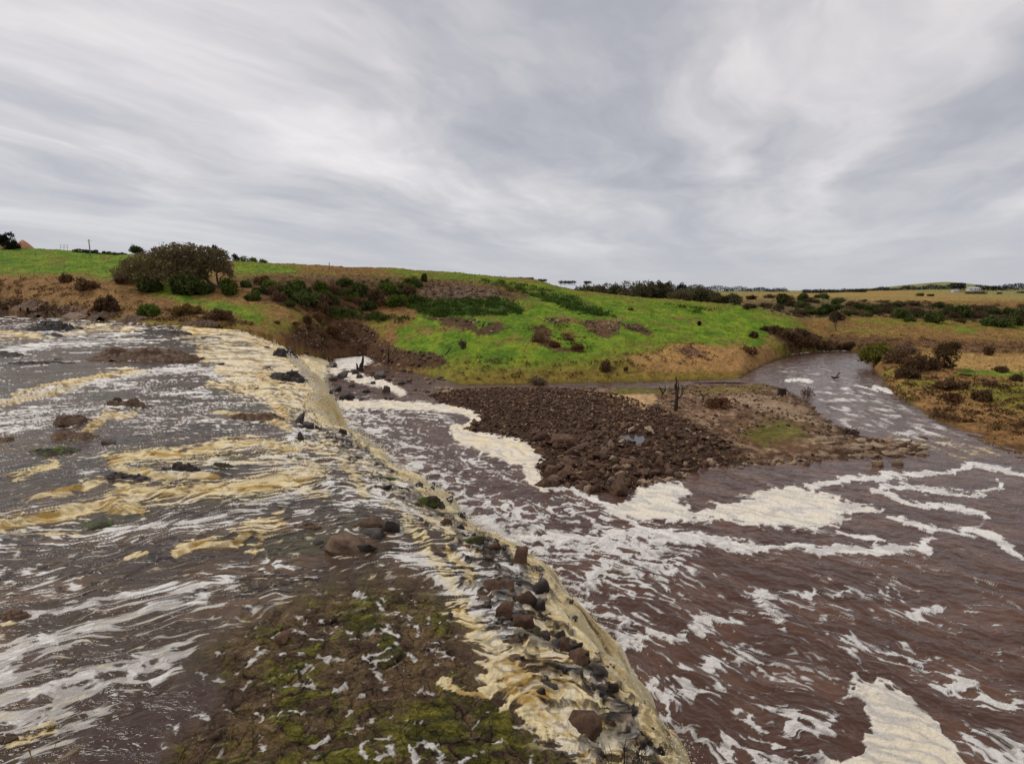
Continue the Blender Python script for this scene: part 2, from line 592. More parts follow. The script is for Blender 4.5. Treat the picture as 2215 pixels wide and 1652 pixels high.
BAR_UV = [(925, 852), (985, 842), (1090, 838), (1160, 838), (1220, 840), (1280, 839), (1340, 837), (1420, 840), (1455, 839), (1490, 831), (1560, 829), (1650, 829), (1700, 842), (1745, 866), (1790, 905), (1845, 938),
          (1930, 952), (2010, 962), (1975, 985), (1880, 993), (1750, 1000), (1640, 1005), (1530, 1012), (1480, 1030), (1430, 1040), (1395, 1052), (1345, 1064), (1250, 1060), (1178, 1050),
          (1160, 1018), (1170, 985), (1140, 955), (1060, 940), (1000, 930), (1040, 905), (1010, 885), (950, 872)]
BAR = [tuple(at(u, v, ZP)[:2]) for u, v in BAR_UV]
HEAP_UV = [(925, 852), (1000, 842), (1150, 838), (1240, 846), (1330, 862), (1400, 892), (1500, 930), (1590, 975), (1600, 1003), (1520, 1010), (1470, 1035), (1395, 1055), (1345, 1068), (1250, 1062), (1178, 1050), (1160, 1018),
           (1170, 985), (1140, 955), (1060, 940), (1000, 930), (1040, 905), (1010, 885), (950, 872)]
HEAP = [tuple(at(u, v, ZP)[:2]) for u, v in HEAP_UV]


def upper_z(x, y):
    """upper river level: nearly flat, easing down to the lip"""
    d = lipx(y) - x
    return -1.0 * np.exp(-np.maximum(d, 0) / np.clip(y * 0.16, 2.5, 9)) - 0.4 * sstep(60, 90, y) * np.exp(-np.maximum(d, 0) / 12)


def face_t(x, y):
    L, R = lipx(y), footx(y)
    return (x - L) / np.maximum(R - L, .8)


def fall_z(t, y, x):
    # water leaping off the lip, broken by ledges in the rock
    s = np.clip(t, 0, 1)
    s = s + (0.10 * perlin(x * 0.35 + 3, y * 0.30, 71) + 0.07 * perlin(x * 1.1, y * 1.0, 72)) * np.sin(np.pi * s)
    zl = -1.0 - 0.4 * sstep(60, 90, y)
    pw = 2.15 - 1.0 * sstep(40, 90, y)
    return zl + (ZP - 0.05 - zl) * np.clip(s, 0, 1) ** pw


def river_z(x, y):
    t = face_t(x, y)
    return np.where(t <= 0, upper_z(x, y), fall_z(t, y, x))


def bar_lift(x, y):
    sd = np.full(x.shape, -9.0)
    m = (x > -20) & (x < 75) & (y > 38) & (y < 105)
    if m.any():
        sd[m] = sdpoly(x[m], y[m], BAR)
    return sd


PUD = tuple(at(1371, 948, -9.4)[:2])


def ground_z(x, y, detail=True):
    x = np.asarray(x, float)
    y = np.asarray(y, float)
    tx = x / np.maximum(y, 0.3)
    sh = shore_y(tx)
    pz = profile_z(x, y)
    rise = np.clip((y - sh) / 6, 0, 1)
    tf_ = face_t(x, y)
    pz = np.where((tf_ < 1.05) & (y > sh) & (y < sh + 14), pz + np.maximum(river_z(x, y) + .3 - pz, 0) * (1 - np.clip((y - sh - 4) / 10, 0, 1)), pz)
    if detail:
        far = np.clip(400 / np.maximum(y, 1), 0, 1)
        pz = pz + rise * far * (0.55 * fbm(x * 0.055, y * 0.075, 4, 5) + 0.42 * fbm(x * 0.30, y * 0.30, 4, 6) + 0.14 * fbm(x * 1.3, y * 1.3, 3, 8))
    t = face_t(x, y)
    low = np.where(t < 1, river_z(x, y) - 0.7, -11.3)
    low = np.where((t >= 1), np.maximum(low, -11.3 + 1.25 * np.exp(-np.maximum(sh - y, 0) / 4)), low)
    z = np.where(y > sh, pz, np.maximum(low, np.where(t < 1, low, pz)))
    sd = bar_lift(x, y)
    b = -10.0 + np.where(sd > 0, 1.30 * (1 - np.exp(-sd / 11.0)) - 0.03, sd * 0.22)
    if detail:
        b = b + np.clip(sd / 3, 0, 1) * (0.22 * fbm(x * 0.3, y * 0.3, 4, 44) + 0.10 * fbm(x * 1.5, y * 1.5, 3, 45))
    z = np.where((sd > -6) & (y < sh), np.maximum(z, b), z)
    # hollow that holds a puddle on the bar
    d = np.hypot((x - PUD[0]) / 1.35, (y - PUD[1]) / 2.0)
    d = d + (.35 * fbm(x * 1.1, y * 1.1, 3, 46) if detail else 0)
    z = np.where(d < 2, z + (np.minimum(z, -9.42 + .28 * (d - 1)) - z) * sstep(1.7, 1.1, d), z)
    # the bank the photographer stands on
    nb = 4.45 - np.clip(y - 0.6, 0, 9) * 0.72 - np.clip(y - 3.1, 0, 9) * 1.6
    z = np.where(y < 6.5, np.maximum(z, nb), z)
    return z


# ------------------------------------------------------------------ ground sheet
def build_ground():
    tx = np.concatenate([np.linspace(-1.75, -1.2, 50, endpoint=False), np.linspace(-1.2, 1.2, 1050), np.linspace(1.2, 1.75, 51)[1:]])
    ys = np.unique(np.concatenate([np.linspace(0.5, 6.5, 40), np.linspace(6.6, 42, 60), F * 16 / np.arange(460, 200, -1.7)[:], np.arange(88, 262, 0.6), np.geomspace(262, 1500, 110), np.geomspace(1510, 9000, 40)]))
    ys = ys[np.concatenate([[True], np.diff(ys) > 0.02])]
    Yg, TX = np.meshgrid(ys, tx, indexing='ij')
    X = TX * Yg
    Z = ground_z(X, Yg)
    U, V = proj(X, Yg, Z)
    # wobble of all hand-surveyed outlines
    wu = U + 16 * fbm(X * 0.12, Yg * 0.10, 4, 21) + 5 * fbm(X * 0.8, Yg * 0.6, 2, 26)
    wv_ = V + 6 * fbm(X * 0.12, Yg * 0.10, 4, 22) + 2.5 * fbm(X * 0.8, Yg * 0.6, 2, 27)
    nA = fbm(X * 0.20, Yg * 0.14, 5, 23)
    nB = fbm(X * 1.1, Yg * 0.8, 4, 24)
    nC = fbm(X * 0.035, Yg * 0.03, 4, 25)
    dry = np.array([0.235, 0.132, 0.046])
    dry2 = np.array([0.155, 0.090, 0.032])
    olive = np.array([0.155, 0.150, 0.020])
    green = np.array([0.105, 0.190, 0.013])
    green2 = np.array([0.165, 0.225, 0.016])
    dkgreen = np.array([0.03, 0.065, 0.012])
    soil = np.array([0.075, 0.038, 0.022])
    soil2 = np.array([0.17, 0.095, 0.05])
    rock = np.array([0.15, 0.10, 0.075])
    straw = np.array([0.40, 0.25, 0.085])
    c = np.broadcast_to(dry, X.shape + (3,)).copy()
    c = lerp3(c, dry2, sstep(-0.2, 0.5, nA))
    c = lerp3(c, straw, sstep(0.1, 0.7, nB + nC) * 0.5)
    c = lerp3(c, olive, sstep(0.0, 0.5, nC + 0.4 * nA) * 0.75)

    def paint(mask, colr, amt=1.0, n=nB, k=0.35, lo=0.38, hi=0.62):
        nonlocal c
        c = lerp3(c, colr, sstep(lo, hi, mask + k * n * (mask > 0.02)) * amt)

    # plains beyond
    far = sstep(255, 330, Yg) * (X > 10)
    c = lerp3(c, lerp3(np.broadcast_to(np.array([0.29, 0.18, 0.055]), c.shape), np.array([0.20, 0.175, 0.045]), sstep(-.1, .5, fbm(X * 0.006, Yg * 0.004, 4, 31))), far)
    paint(patch(wu, wv_, [(1960, 622), (2100, 600), (2215, 618), (2600, 630), (2600, 645), (2215, 645), (2100, 637), (1980, 632)], 8), np.array([0.20, 0.19, 0.06]), .8)
    hillg = (Yg > 1700) & (X > 600)
    c = np.where(hillg[..., None], np.array([0.19, 0.19, 0.075]), c)
    # green of the hillside
    G = [[(-300, 520), (0, 528), (200, 535), (330, 560), (330, 590), (280, 608), (150, 590), (0, 590), (-300, 590)],
         [(290, 598), (350, 612), (420, 648), (500, 662), (575, 685), (560, 697), (450, 668), (380, 652), (300, 620)],
         [(850, 588), (1000, 592), (1240, 626), (1240, 640), (1050, 612), (900, 600)],
         [(505, 572), (640, 578), (640, 588), (560, 590), (510, 588)],
         [(850, 770), (868, 712), (905, 690), (930, 668), (1080, 640), (1200, 636), (1250, 636), (1400, 650), (1600, 663), (1700, 688), (1740, 706), (1665, 716), (1640, 748), (1560, 745), (1490, 736),
          (1420, 748), (1360, 770), (1290, 788), (1180, 800), (1060, 806), (960, 800), (890, 782)]]
    gm = np.zeros(X.shape)
    for gp in G:
        gm = np.maximum(gm, patch(wu, wv_, gp, 16))
    gcol = lerp3(np.broadcast_to(green, c.shape), green2, sstep(-0.25, 0.45, nA))
    gcol = lerp3(gcol, olive, sstep(0.25, 0.7, nB + 0.5 * nC) * 0.7)
    mott = fbm(X * .11, Yg * .085, 4, 33)
    gcol = lerp3(gcol, np.array([0.175, 0.150, 0.030]), sstep(.12, .55, mott + .35 * nB) * .85)
    gcol = lerp3(gcol, np.array([0.185, 0.115, 0.045]), sstep(.35, .75, mott + .5 * nB) * .8)
    gcol = lerp3(gcol, np.array([0.060, 0.120, 0.014]), sstep(.15, .6, -mott + .4 * nB) * .6)
    c = lerp3(c, np.array([0.15, 0.165, 0.02]), sstep(0.05, 0.5, gm + 0.3 * nA * (gm > 0)) * .9)
    c = lerp3(c, gcol, sstep(0.35, 0.62, gm + 0.35 * nB * (gm > 0.02) + .15 * nA * (gm > .02)))
    # lower slope olive, orange mud by the channel
    paint(patch(wu, wv_, [(860, 770), (960, 782), (1100, 792), (1290, 775), (1400, 745), (1500, 735), (1500, 770), (1300, 815), (1000, 815), (880, 795)], 22), np.array([0.165, 0.135, 0.026]), .85, k=.9)
    paint(patch(wu, wv_, [(-60, 600), (250, 610), (420, 665), (540, 700), (300, 694), (-60, 680)], 16), np.array([0.20, 0.105, 0.045]), .8, k=.8)
    paint(patch(wu, wv_, [(1940, 840), (2080, 850), (2240, 900), (2600, 960), (2600, 1200), (2215, 1000), (2010, 910)], 18), np.array([0.26, 0.140, 0.055]), .85, k=.8)
    paint(patch(wu, wv_, [(980, 815), (1200, 803), (1500, 800), (1640, 810), (1560, 826), (1000, 838)], 12), np.array([0.17, 0.125, 0.022]), .8)
    paint(patch(wu, wv_, [(1350, 775), (1480, 745), (1650, 752), (1690, 770), (1640, 800), (1480, 800), (1380, 800)], 14), np.array([0.33, 0.185, 0.07]), .8)
    # bare soil and stony scars
    B = [[(915, 688), (960, 684), (1020, 694), (1032, 706), (1060, 702), (1080, 695), (1102, 706), (1080, 716), (1062, 726), (1032, 726), (1015, 712), (960, 702)],
         [(1262, 692), (1300, 688), (1340, 700), (1345, 718), (1300, 731), (1266, 716)],
         [(1330, 694), (1380, 700), (1414, 718), (1402, 728), (1362, 716)],
         [(1160, 690), (1200, 688), (1236, 696), (1200, 701)],
         [(1140, 704), (1180, 704), (1192, 728), (1215, 748), (1250, 758), (1200, 764), (1160, 740)],
         [(700, 690), (770, 690), (822, 722), (850, 752), (900, 760), (960, 770), (980, 790), (900, 800), (800, 790), (740, 770), (690, 730)],
         [(1455, 757), (1490, 752), (1530, 765), (1500, 775)],
         [(1660, 708), (1740, 712), (1790, 735), (1800, 756), (1720, 760), (1680, 735)],
         [(1780, 728), (1900, 728), (2000, 740), (1960, 770), (1880, 764), (1790, 758)],
         [(1960, 735), (2250, 740), (2500, 745), (2500, 770), (2215, 762), (2050, 765)]]
    for i, bp in enumerate(B):
        paint(patch(wu, wv_, bp, 9 if i < 5 else 14), soil if i not in (1, 6, 9) else soil * 1.5, .95 if i < 8 else .7)
    paint(patch(wu, wv_, [(1300, 690), (1350, 690), (1345, 702), (1290, 700)], 6), soil2, .8, k=.8)
    # scarp and undergrowth
    paint(patch(wu, wv_, [(560, 612), (700, 600), (860, 602), (1000, 612), (1090, 625), (1130, 650), (1000, 650), (880, 640), (800, 640), (770, 690), (700, 700), (660, 660), (600, 645)], 12), soil * 1.5, .8, k=.5)
    paint(patch(wu, wv_, [(510, 600), (640, 594), (800, 596), (960, 604), (1060, 612), (1130, 628), (1150, 650), (1000, 640), (880, 632), (760, 660), (700, 690), (640, 670), (560, 650)], 16), np.array([0.105, 0.060, 0.028]), .9, k=.8)
    paint(patch(wu, wv_, [(905, 618), (990, 618), (1070, 628), (1085, 645), (980, 648), (915, 640)], 8), rock, .8, k=.7)
    paint(patch(wu, wv_, [(860, 640), (920, 645), (1080, 645), (1130, 662), (1130, 682), (1000, 684), (920, 684), (880, 664)], 10), dkgreen, .85, k=.5)
    paint(patch(wu, wv_, [(1110, 625), (1230, 636), (1300, 668), (1330, 690), (1260, 680), (1180, 650)], 10), dkgreen * 1.3, .7, k=.7)
    # scrubby valley and escarpment on the right
    paint(patch(wu, wv_, [(1560, 650), (1760, 645), (2215, 668), (2600, 680), (2600, 712), (2215, 702), (2000, 690), (1850, 682), (1740, 690), (1640, 668)], 12), np.array([0.085, 0.062, 0.032]), .85, k=.5)
    paint(patch(wu, wv_, [(1830, 690), (2000, 694), (2250, 706), (2600, 715), (2600, 722), (2250, 716), (2000, 706), (1850, 702)], 8), olive, .8)
    paint(stroke(wu, wv_, [(2080, 805), (2150, 806), (2230, 812)], 9), green, .8)
    paint(stroke(wu, wv_, [(2060, 715), (2110, 718)], 6), green, .7)
    paint(stroke(wu, wv_, [(2140, 840), (2230, 845)], 16), olive, .7)
    paint(patch(wu, wv_, [(2000, 760), (2110, 764), (2250, 770), (2500, 775), (2500, 800), (2250, 800), (2080, 798), (1990, 775)], 10), np.array([0.40, 0.25, 0.09]), .7)
    # rocky left bank of the upper river
    paint(patch(wu, wv_, [(-400, 640), (0, 640), (130, 652), (190, 670), (200, 690), (-100, 690), (-400, 690)], 12), rock, .85, k=.6)
    paint(patch(wu, wv_, [(-400, 600), (0, 600), (180, 602), (260, 625), (300, 660), (150, 660), (-400, 645)], 12), np.array([0.24, 0.135, 0.05]), .7)
    paint(patch(wu, wv_, [(600, 722), (680, 700), (760, 735), (800, 765), (730, 785), (690, 772), (640, 752)], 12), np.array([0.115, 0.062, 0.034]), 1.0)
    # gravel bar
    sd = bar_lift(X, Yg)
    onbar = (sd > -1.5) & (Yg < shore_y(TX) - 1)
    mud = lerp3(np.broadcast_to(np.array([0.135, 0.074, 0.040]), c.shape), np.array([0.30, 0.20, 0.125]), sstep(-0.1, 0.5, nB + 0.6 * nA))
    mud = lerp3(mud, np.array([0.065, 0.038, 0.024]), sstep(0.1, 0.6, fbm(X * 0.5, Yg * 0.4, 4, 51)) * .9)
    hp = patch(X, Yg, HEAP, 2.5)
    mud = lerp3(mud, np.array([0.06, 0.035, 0.024]), sstep(.3, .7, hp + .2 * nB))
    mud = lerp3(mud, np.array([0.42, 0.27, 0.14]), sstep(.4, .6, patch(wu, wv_, [(1300, 848), (1420, 852), (1425, 868), (1395, 884), (1350, 876)], 8)))
    mud = lerp3(mud, np.array([0.33, 0.23, 0.145]), sstep(.4, .7, patch(wu, wv_, [(1540, 855), (1640, 850), (1740, 880), (1800, 925), (1700, 905), (1600, 880)], 10) + .4 * nB) * .7)
    mud = lerp3(mud, np.array([0.10, 0.105, 0.012]), sstep(.4, .6, np.maximum(patch(wu, wv_, [(1310, 842), (1400, 838), (1480, 842), (1430, 850), (1340, 850)], 7), patch(wu, wv_, [(1600, 935), (1680, 905), (1740, 925), (1740, 945), (1640, 962)], 26) + .5 * nB)) * .7)
    mud = lerp3(mud, np.array([0.17, 0.13, 0.035]), sstep(.4, .6, patch(wu, wv_, [(1460, 838), (1640, 832), (1690, 842), (1600, 850), (1480, 850)], 7)) * .7)
    c = np.where(onbar[..., None], mud, c)
    c = np.where((Yg < 6.5)[..., None], np.array([0.10, 0.075, 0.03]), c)
    # patchy sward: rank tufts, worn and dry spots
    nD = fbm(X * .55, Yg * .42, 4, 28)
    nE = fbm(X * 2.3, Yg * 1.8, 3, 29)
    veg = (Yg > shore_y(TX)) & ~onbar
    c = np.where(veg[..., None], c * np.clip(1 + .42 * nD + .34 * nE + .22 * nA, .35, 1.8)[..., None], c * np.clip(1 + .3 * nD + .4 * nE, .4, 1.7)[..., None])
    c = np.where(veg[..., None], lerp3(c, np.array([.16, .10, .035]), sstep(.35, .75, nA * .7 + nE * .5) * .7), c)
    c = np.where(veg[..., None], lerp3(c, np.array([.035, .05, .012]), sstep(.42, .62, nD * .8 + nE * .4) * .65 * (gm > .3)), c)
    # damp dark rim at the water line
    wet = np.exp(-np.maximum(Z + 10.0, 0) / 0.16) * (Z > -10.6) * (Yg > 30)
    c = c * (1 - 0.6 * wet)[..., None]
    o = grid_mesh('ground', X, Yg, Z, M_GROUND, c, {})
    tag(o, kind='structure')


build_ground()

# ------------------------------------------------------------------ upper river and cascade
FD = np.array([0.88, 0.47])     # downstream direction on the ledge


def world_line(uv, z=0.0):
    return [tuple(at(u, v, z)[:2]) for u, v in uv]


LEDGES = [  # rock steps under the water: survey line, drop (m), reach behind (m)
    ([(-250, 1165), (0, 1140), (110, 1115), (215, 1092), (290, 1100)], .42, 2.6),
    ([(-200, 905), (0, 872), (110, 846), (175, 820), (290, 800), (330, 800)], .6, 7),
    ([(-150, 735), (0, 733), (95, 730), (140, 722), (210, 712), (300, 715)], .8, 9),
    ([(170, 935), (215, 900), (265, 900), (300, 882)], .35, 3.5),
    ([(225, 1000), (260, 1010), (312, 1020), (350, 1028), (480, 1022)], .35, 2.4),
    ([(60, 1085), (112, 1070), (175, 1055), (230, 1040)], .25, 1.8),
    ([(375, 1195), (425, 1172), (500, 1172), (554, 1135)], .2, 1.3),
    ([(430, 775), (440, 752), (475, 745)], .6, 6),
    ([(450, 880), (560, 880), (640, 905)], .4, 4),
    ([(560, 820), (600, 850), (640, 890)], .5, 4),
]


# boulders on the lip: survey box, material, form, label
LIP_ROCKS = [
    (893, 1038, 926, 1064, M_WET, 'block', 'square dark block on the lip under the yellow fall'),
    (928, 1050, 942, 1064, M_WET, 'block', 'small black block right of the square dark block on the lip'),
    (816, 1046, 842, 1061, M_WET, 'slab', 'flat black rock behind the lip where the yellow fall is steepest'),
    (804, 1022, 856, 1038, M_MOSSY, 'slab', 'mossy flat rock awash left of the steepest yellow fall'),
    (889, 1062, 956, 1098, M_MOSSY, 'slab', 'broad mossy slab on the lip below the square dark block'),
    (928, 1080, 958, 1102, M_WET, 'boulder', 'shiny dark boulder below the broad mossy slab'),
    (950, 1118, 978, 1140, M_BASALT, 'boulder', 'brown domed boulder with a dark hollow near the lip'),
    (986, 1126, 1006, 1147, M_WET, 'block', 'black pointed rock right of the brown domed boulder'),
    (974, 1104, 1011, 1126, M_WET, 'block', 'dark rocks splashed by yellow spray on the lip'),
    (1038, 1149, 1050, 1160, M_WET, 'block', 'tiny black rock poking out of the foam below the lip'),
    (1006, 1152, 1048, 1186, M_MOSSY, 'slab', 'long mossy slab sloping over the lip'),
    (1050, 1168, 1084, 1192, M_BASALT, 'block', 'brown block with snow white foam behind it on the lip'),
    (1078, 1170, 1103, 1194, M_WET, 'block', 'dark block left of the tall pointed rock'),
    (1066, 1160, 1086, 1174, M_WET, 'block', 'small dark block topped with foam on the lip'),
    (1104, 1183, 1142, 1228, M_BASALT, 'block', 'tall pointed red brown rock standing on the lip'),
    (1148, 1238, 1188, 1290, M_WET, 'block', 'tall dark split rock over the yellow chute'),
    (1034, 1250, 1076, 1284, M_BASALT, 'boulder', 'brown boulder at the head of the lower cascade'),
    (1070, 1252, 1112, 1286, M_BASALT, 'boulder', 'second brown boulder at the head of the lower cascade'),
    (1028, 1284, 1066, 1304, M_SLAB, 'slab', 'flat brown rock with white water running past it'),
    (1060, 1294, 1112, 1350, M_BASALT, 'boulder', 'big brown boulder beside the thick white foam'),
    (1112, 1262, 1170, 1322, M_BASALT, 'block', 'big angular brown block on the cascade shoulder'),
    (1104, 1318, 1148, 1360, M_BASALT, 'boulder', 'round brown boulder under the big angular block'),
    (1143, 1354, 1170, 1378, M_MOSSY, 'boulder', 'green mossy boulder below the round brown boulder'),
    (1164, 1362, 1188, 1386, M_WET, 'boulder', 'black boulder right of the green mossy boulder'),
    (1198, 1357, 1225, 1386, M_WET, 'boulder', 'shiny black boulder at the top of the dark rock chain'),
    (1200, 1376, 1231, 1410, M_BASALT, 'boulder', 'brown boulder in the upper dark rock chain'),
    (1224, 1380, 1256, 1410, M_WET, 'slab', 'black slab in the upper dark rock chain'),
    (1226, 1402, 1270, 1444, M_BASALT, 'boulder', 'wide brown boulder in the middle of the dark rock chain'),
    (1252, 1395, 1276, 1440, M_BASALT, 'block', 'upright red brown rock in the dark rock chain'),
    (1272, 1424, 1300, 1450, M_BASALT, 'boulder', 'small brown boulder after the upright red brown rock'),
    (1281, 1434, 1318, 1470, M_WET, 'boulder', 'black glossy boulder in the lower dark rock chain'),
    (1314, 1462, 1340, 1505, M_WET, 'block', 'black rock at the bottom end of the dark rock chain'),
    (1200, 1432, 1228, 1466, M_WET, 'block', 'dark rock parting the yellow cascade, first of a pair'),
    (1236, 1432, 1264, 1474, M_WET, 'block', 'dark rock parting the yellow cascade, second of a pair'),
    (1166, 1452, 1190, 1475, M_WET, 'block', 'small dark rock high in the yellow cascade'),
    (1155, 1472, 1180, 1510, M_WET, 'block', 'narrow dark rock in the middle of the yellow cascade'),
    (1345, 1530, 1380, 1556, M_WET, 'slab', 'dark flat rock alone at the outer edge of the cascade'),
    (1230, 1545, 1296, 1600, M_BASALT, 'boulder', 'large brown boulder low in the cascade'),
    (1246, 1582, 1296, 1614, M_BASALT, 'boulder', 'rounded brown boulder just under the large low boulder'),
    (1310, 1552, 1346, 1598, M_BASALT, 'block', 'tooth shaped brown rock near the foot of the cascade'),
    (1342, 1562, 1372, 1604, M_BASALT, 'block', 'second tooth shaped brown rock near the foot of the cascade'),
    (1366, 1582, 1404, 1620, M_WET, 'slab', 'dark slab trailing from the tooth shaped rocks'),
    (1270, 1608, 1304, 1638, M_WET, 'boulder', 'dark boulder behind the bare twigs at the bottom'),
    (1296, 1548, 1312, 1562, M_WET, 'block', 'little black rock left of the tooth shaped rocks'),
    (636, 892, 662, 922, M_WET, 'block', 'dark block on the lip left of the far fall foot'),
    (652, 905, 676, 930, M_WET, 'boulder', 'dark wet boulder next to the far fall foot'),
    (678, 917, 700, 931, M_WET, 'block', 'black rock where the far fall meets the ledge'),
    (730, 922, 750, 940, M_WET, 'boulder', 'dark round rock in the spray of the far fall'),
    (640, 930, 664, 955, M_WET, 'block', 'dark rock with yellow water pouring round it'),
    (1040, 1300, 1060, 1316, M_WET, 'boulder', 'small dark wet rock above the thick white foam'),
]


def build_river():
    tx = np.concatenate([np.linspace(-1.75, -1.25, 60, endpoint=False), np.linspace(-1.25, 0.95, 1280)])
    vs = np.concatenate([np.arange(672, 760, 1.0), np.arange(760, 1150, 1.35), np.arange(1150, 1760, 1.6)])
    ys = np.array([at(1107.5, v, 0.0)[1] for v in vs])[::-1]
    Yg, TX = np.meshgrid(ys, tx, indexing='ij')
    X = TX * Yg
    SPC = np.maximum(np.gradient(ys)[:, None] * .75, .0019 * Yg)
    L, R = lipx(Yg), footx(Yg)
    keep = (X < R + 0.9) & (Yg < shore_y(TX) + 2.5) & (Yg > 2.6)
    t = (X - L) / np.maximum(R - L, .8)
    z = np.where(t <= 0, upper_z(X, Yg), fall_z(t, Yg, X))
    ledge_face = np.zeros(X.shape)
    for uv, drop, reach in LEDGES:
        pts = world_line(uv)
        d = seg_dist(X, Yg, pts) + 0.0
        # behind = farther from the viewer than the line at this bearing
        p = np.array(pts)
        pr = p[:, 0] / p[:, 1]
        o_ = np.argsort(pr)
        yl = np.interp(TX, pr[o_], p[o_, 1])
        inr = (TX > pr.min() - .02) & (TX < pr.max() + .02)
        wob = 0.25 * fbm(X * 1.2, Yg * 1.2, 3, 61) * np.sqrt(reach / 3)
        s = np.where(Yg + wob > yl, d, -d)
        endf = np.clip(np.minimum(TX - pr.min() + .02, pr.max() + .02 - TX) / 0.04, 0, 1)
        hgt = np.where(s > 0, np.exp(-s / reach), np.exp(-(s / (0.07 * reach)) ** 2))
        z = z + .34 * drop * hgt * (1 + .35 * fbm(X * .5, Yg * .5, 3, 145)) * endf * inr * (t < 0.02)
        ledge_face = np.maximum(ledge_face, endf * inr * np.exp(-((s + 0.07 * reach) / (0.085 * reach + .06)) ** 2))
    U, V = proj(X, Yg, z)
    # flow coordinates, bent by slow eddies
    wx = X + 0.9 * fbm(X * 0.22, Yg * 0.22, 3, 62) + .22 * fbm(X * 1.1, Yg * 1.1, 2, 67)
    wy = Yg + 0.9 * fbm(X * 0.22, Yg * 0.22, 3, 63) + .22 * fbm(X * 1.1, Yg * 1.1, 2, 68)
    s_ = wx * FD[0] + wy * FD[1]
    n_ = -wx * FD[1] + wy * FD[0]
    far = sstep(18, 70, Yg)
    def mixn(fun, fs, fn, seed, oct=5, gain=.6, kf=.22):
        """same pattern at two scales: fine near the viewer, broad where the mesh is coarse"""
        a = fun(s_ * fs, n_ * fn, oct, seed, gain, SPC, fn)
        b = fun(s_ * fs * kf, n_ * fn * kf, oct, seed + 300, gain, SPC, fn * kf)
        return a + far * (b - a)
    streak = mixn(ridged, .75, 3.2, 64)                           # long foam threads
    blot = fbm(s_ * 0.30, n_ * 0.75, 5, 65, .5, SPC, .75)
    fine = mixn(fbm, 2.4, 5.0, 66, 4, .6)
    lump = mixn(fbm, 4.2, 5.6, 88, 4, .65, .25)
    cell = ridged(wx * 1.0 + .2 * fine, wy * 1.0, 5, 69, .55, SPC, 1.0)           # open foam nets
    big = fbm(s_ * 0.07, n_ * 0.16, 3, 70)

    uw = U + 10 * fine * 0.5 + 14 * blot
    vw = V + 5 * blot + 3 * fine
    Yel = np.zeros(X.shape)
    Whi = np.zeros(X.shape)

    def yel(pts, w, a=1.0):
        nonlocal Yel
        Yel = np.maximum(Yel, a * stroke(uw, vw, pts, w * .96))

    def whi(pts, w, a=1.0):
        nonlocal Whi
        Whi = np.maximum(Whi, a * stroke(uw, vw, pts, w))
    # far reach
    yel([(-200, 720), (0, 719), (87, 726)], 6)
    yel([(25, 853), (100, 836), (175, 819), (287, 799)], 4.5, 1.1)
    whi([(-100, 880), (0, 868), (175, 832), (300, 808), (425, 795)], 8, 1.15)
    whi([(25, 757), (125, 743), (300, 735)], 7, .8)
    whi([(-100, 765), (25, 758)], 7, .8)
    yel([(90, 708), (212, 704), (300, 712)], 6, .7)
    whi([(60, 722), (200, 722), (310, 722)], 4, .7)
    yel([(400, 716), (450, 710), (505, 710), (560, 722), (620, 740), (680, 762), (715, 785)], 16, 1.3)
    yel([(520, 716), (585, 742), (630, 785), (665, 840), (690, 890)], 40, .95)
    yel([(440, 745), (520, 790), (600, 850)], 26, .55)
    yel([(330, 1000), (480, 985), (600, 1000), (700, 1010)], 20, .6)
    yel([(700, 960), (800, 1010), (860, 1060), (930, 1110), (1000, 1170)], 22, .62)
    yel([(560, 1075), (640, 1050), (700, 1075)], 18, .6)
    yel([(880, 1130), (930, 1190), (975, 1260), (1010, 1320)], 20, .6)
    yel([(437, 747), (434, 769)], 8)
    yel([(440, 770), (500, 782), (570, 790), (630, 815)], 12, .75)
    whi([(480, 770), (560, 770), (600, 790)], 12, .8)
    yel([(475, 802), (550, 800), (600, 830), (640, 870)], 15, .9)
    yel([(455, 830), (540, 842), (600, 862), (640, 880)], 12, .8)
    whi([(430, 800), (480, 815), (560, 830)], 10, .8)
    whi([(250, 830), (330, 850), (450, 850)], 9, .6)
    # mid reach
    yel([(225, 892), (262, 894)], 7)
    yel([(237, 994), (280, 985), (325, 983), (400, 980), (500, 962), (560, 958), (640, 975)], 13, 1.05)
    yel([(312, 1015), (335, 1025)], 9, 1.1)
    yel([(25, 1030), (75, 1014), (120, 1000)], 9, .85)
    yel([(112, 1068), (175, 1053), (215, 1038)], 9, .9)
    yel([(260, 1060), (325, 1068), (420, 1060), (525, 1056), (600, 1040), (680, 1020)], 27, .95)
    yel([(-200, 1175), (12, 1133), (110, 1117), (215, 1096)], 14, 1.15)
    yel([(240, 1085), (300, 1100)], 16, 1.2)
    whi([(-100, 1180), (0, 1160), (150, 1132), (250, 1146), (350, 1130), (425, 1128), (550, 1096), (660, 1060)], 11, 1.0)
    yel([(12, 1153), (175, 1156)], 7, .8)
    yel([(375, 1188), (425, 1172), (500, 1172), (554, 1132), (600, 1110)], 16, .85)
    yel([(270, 1200), (312, 1193)], 9, .85)
    yel([(545, 1190), (565, 1150), (610, 1130)], 20, .8)
    whi([(300, 930), (450, 925), (600, 915)], 14, .55)
    whi([(0, 900), (150, 880)], 10, .4)
    whi([(560, 1000), (640, 1010), (720, 1040)], 16, .7)
    yel([(650, 960), (720, 985), (760, 1010)], 13, .8)
    yel([(740, 1010), (770, 1030), (790, 1070)], 12, .85)
    yel([(770, 960), (830, 975)], 9, .8)
    whi([(640, 1110), (760, 1090), (860, 1080)], 10, .6)
    yel([(840, 1090), (900, 1130), (930, 1180)], 9, .6)
    yel([(920, 1120), (1000, 1170), (1040, 1200)], 10, .8)
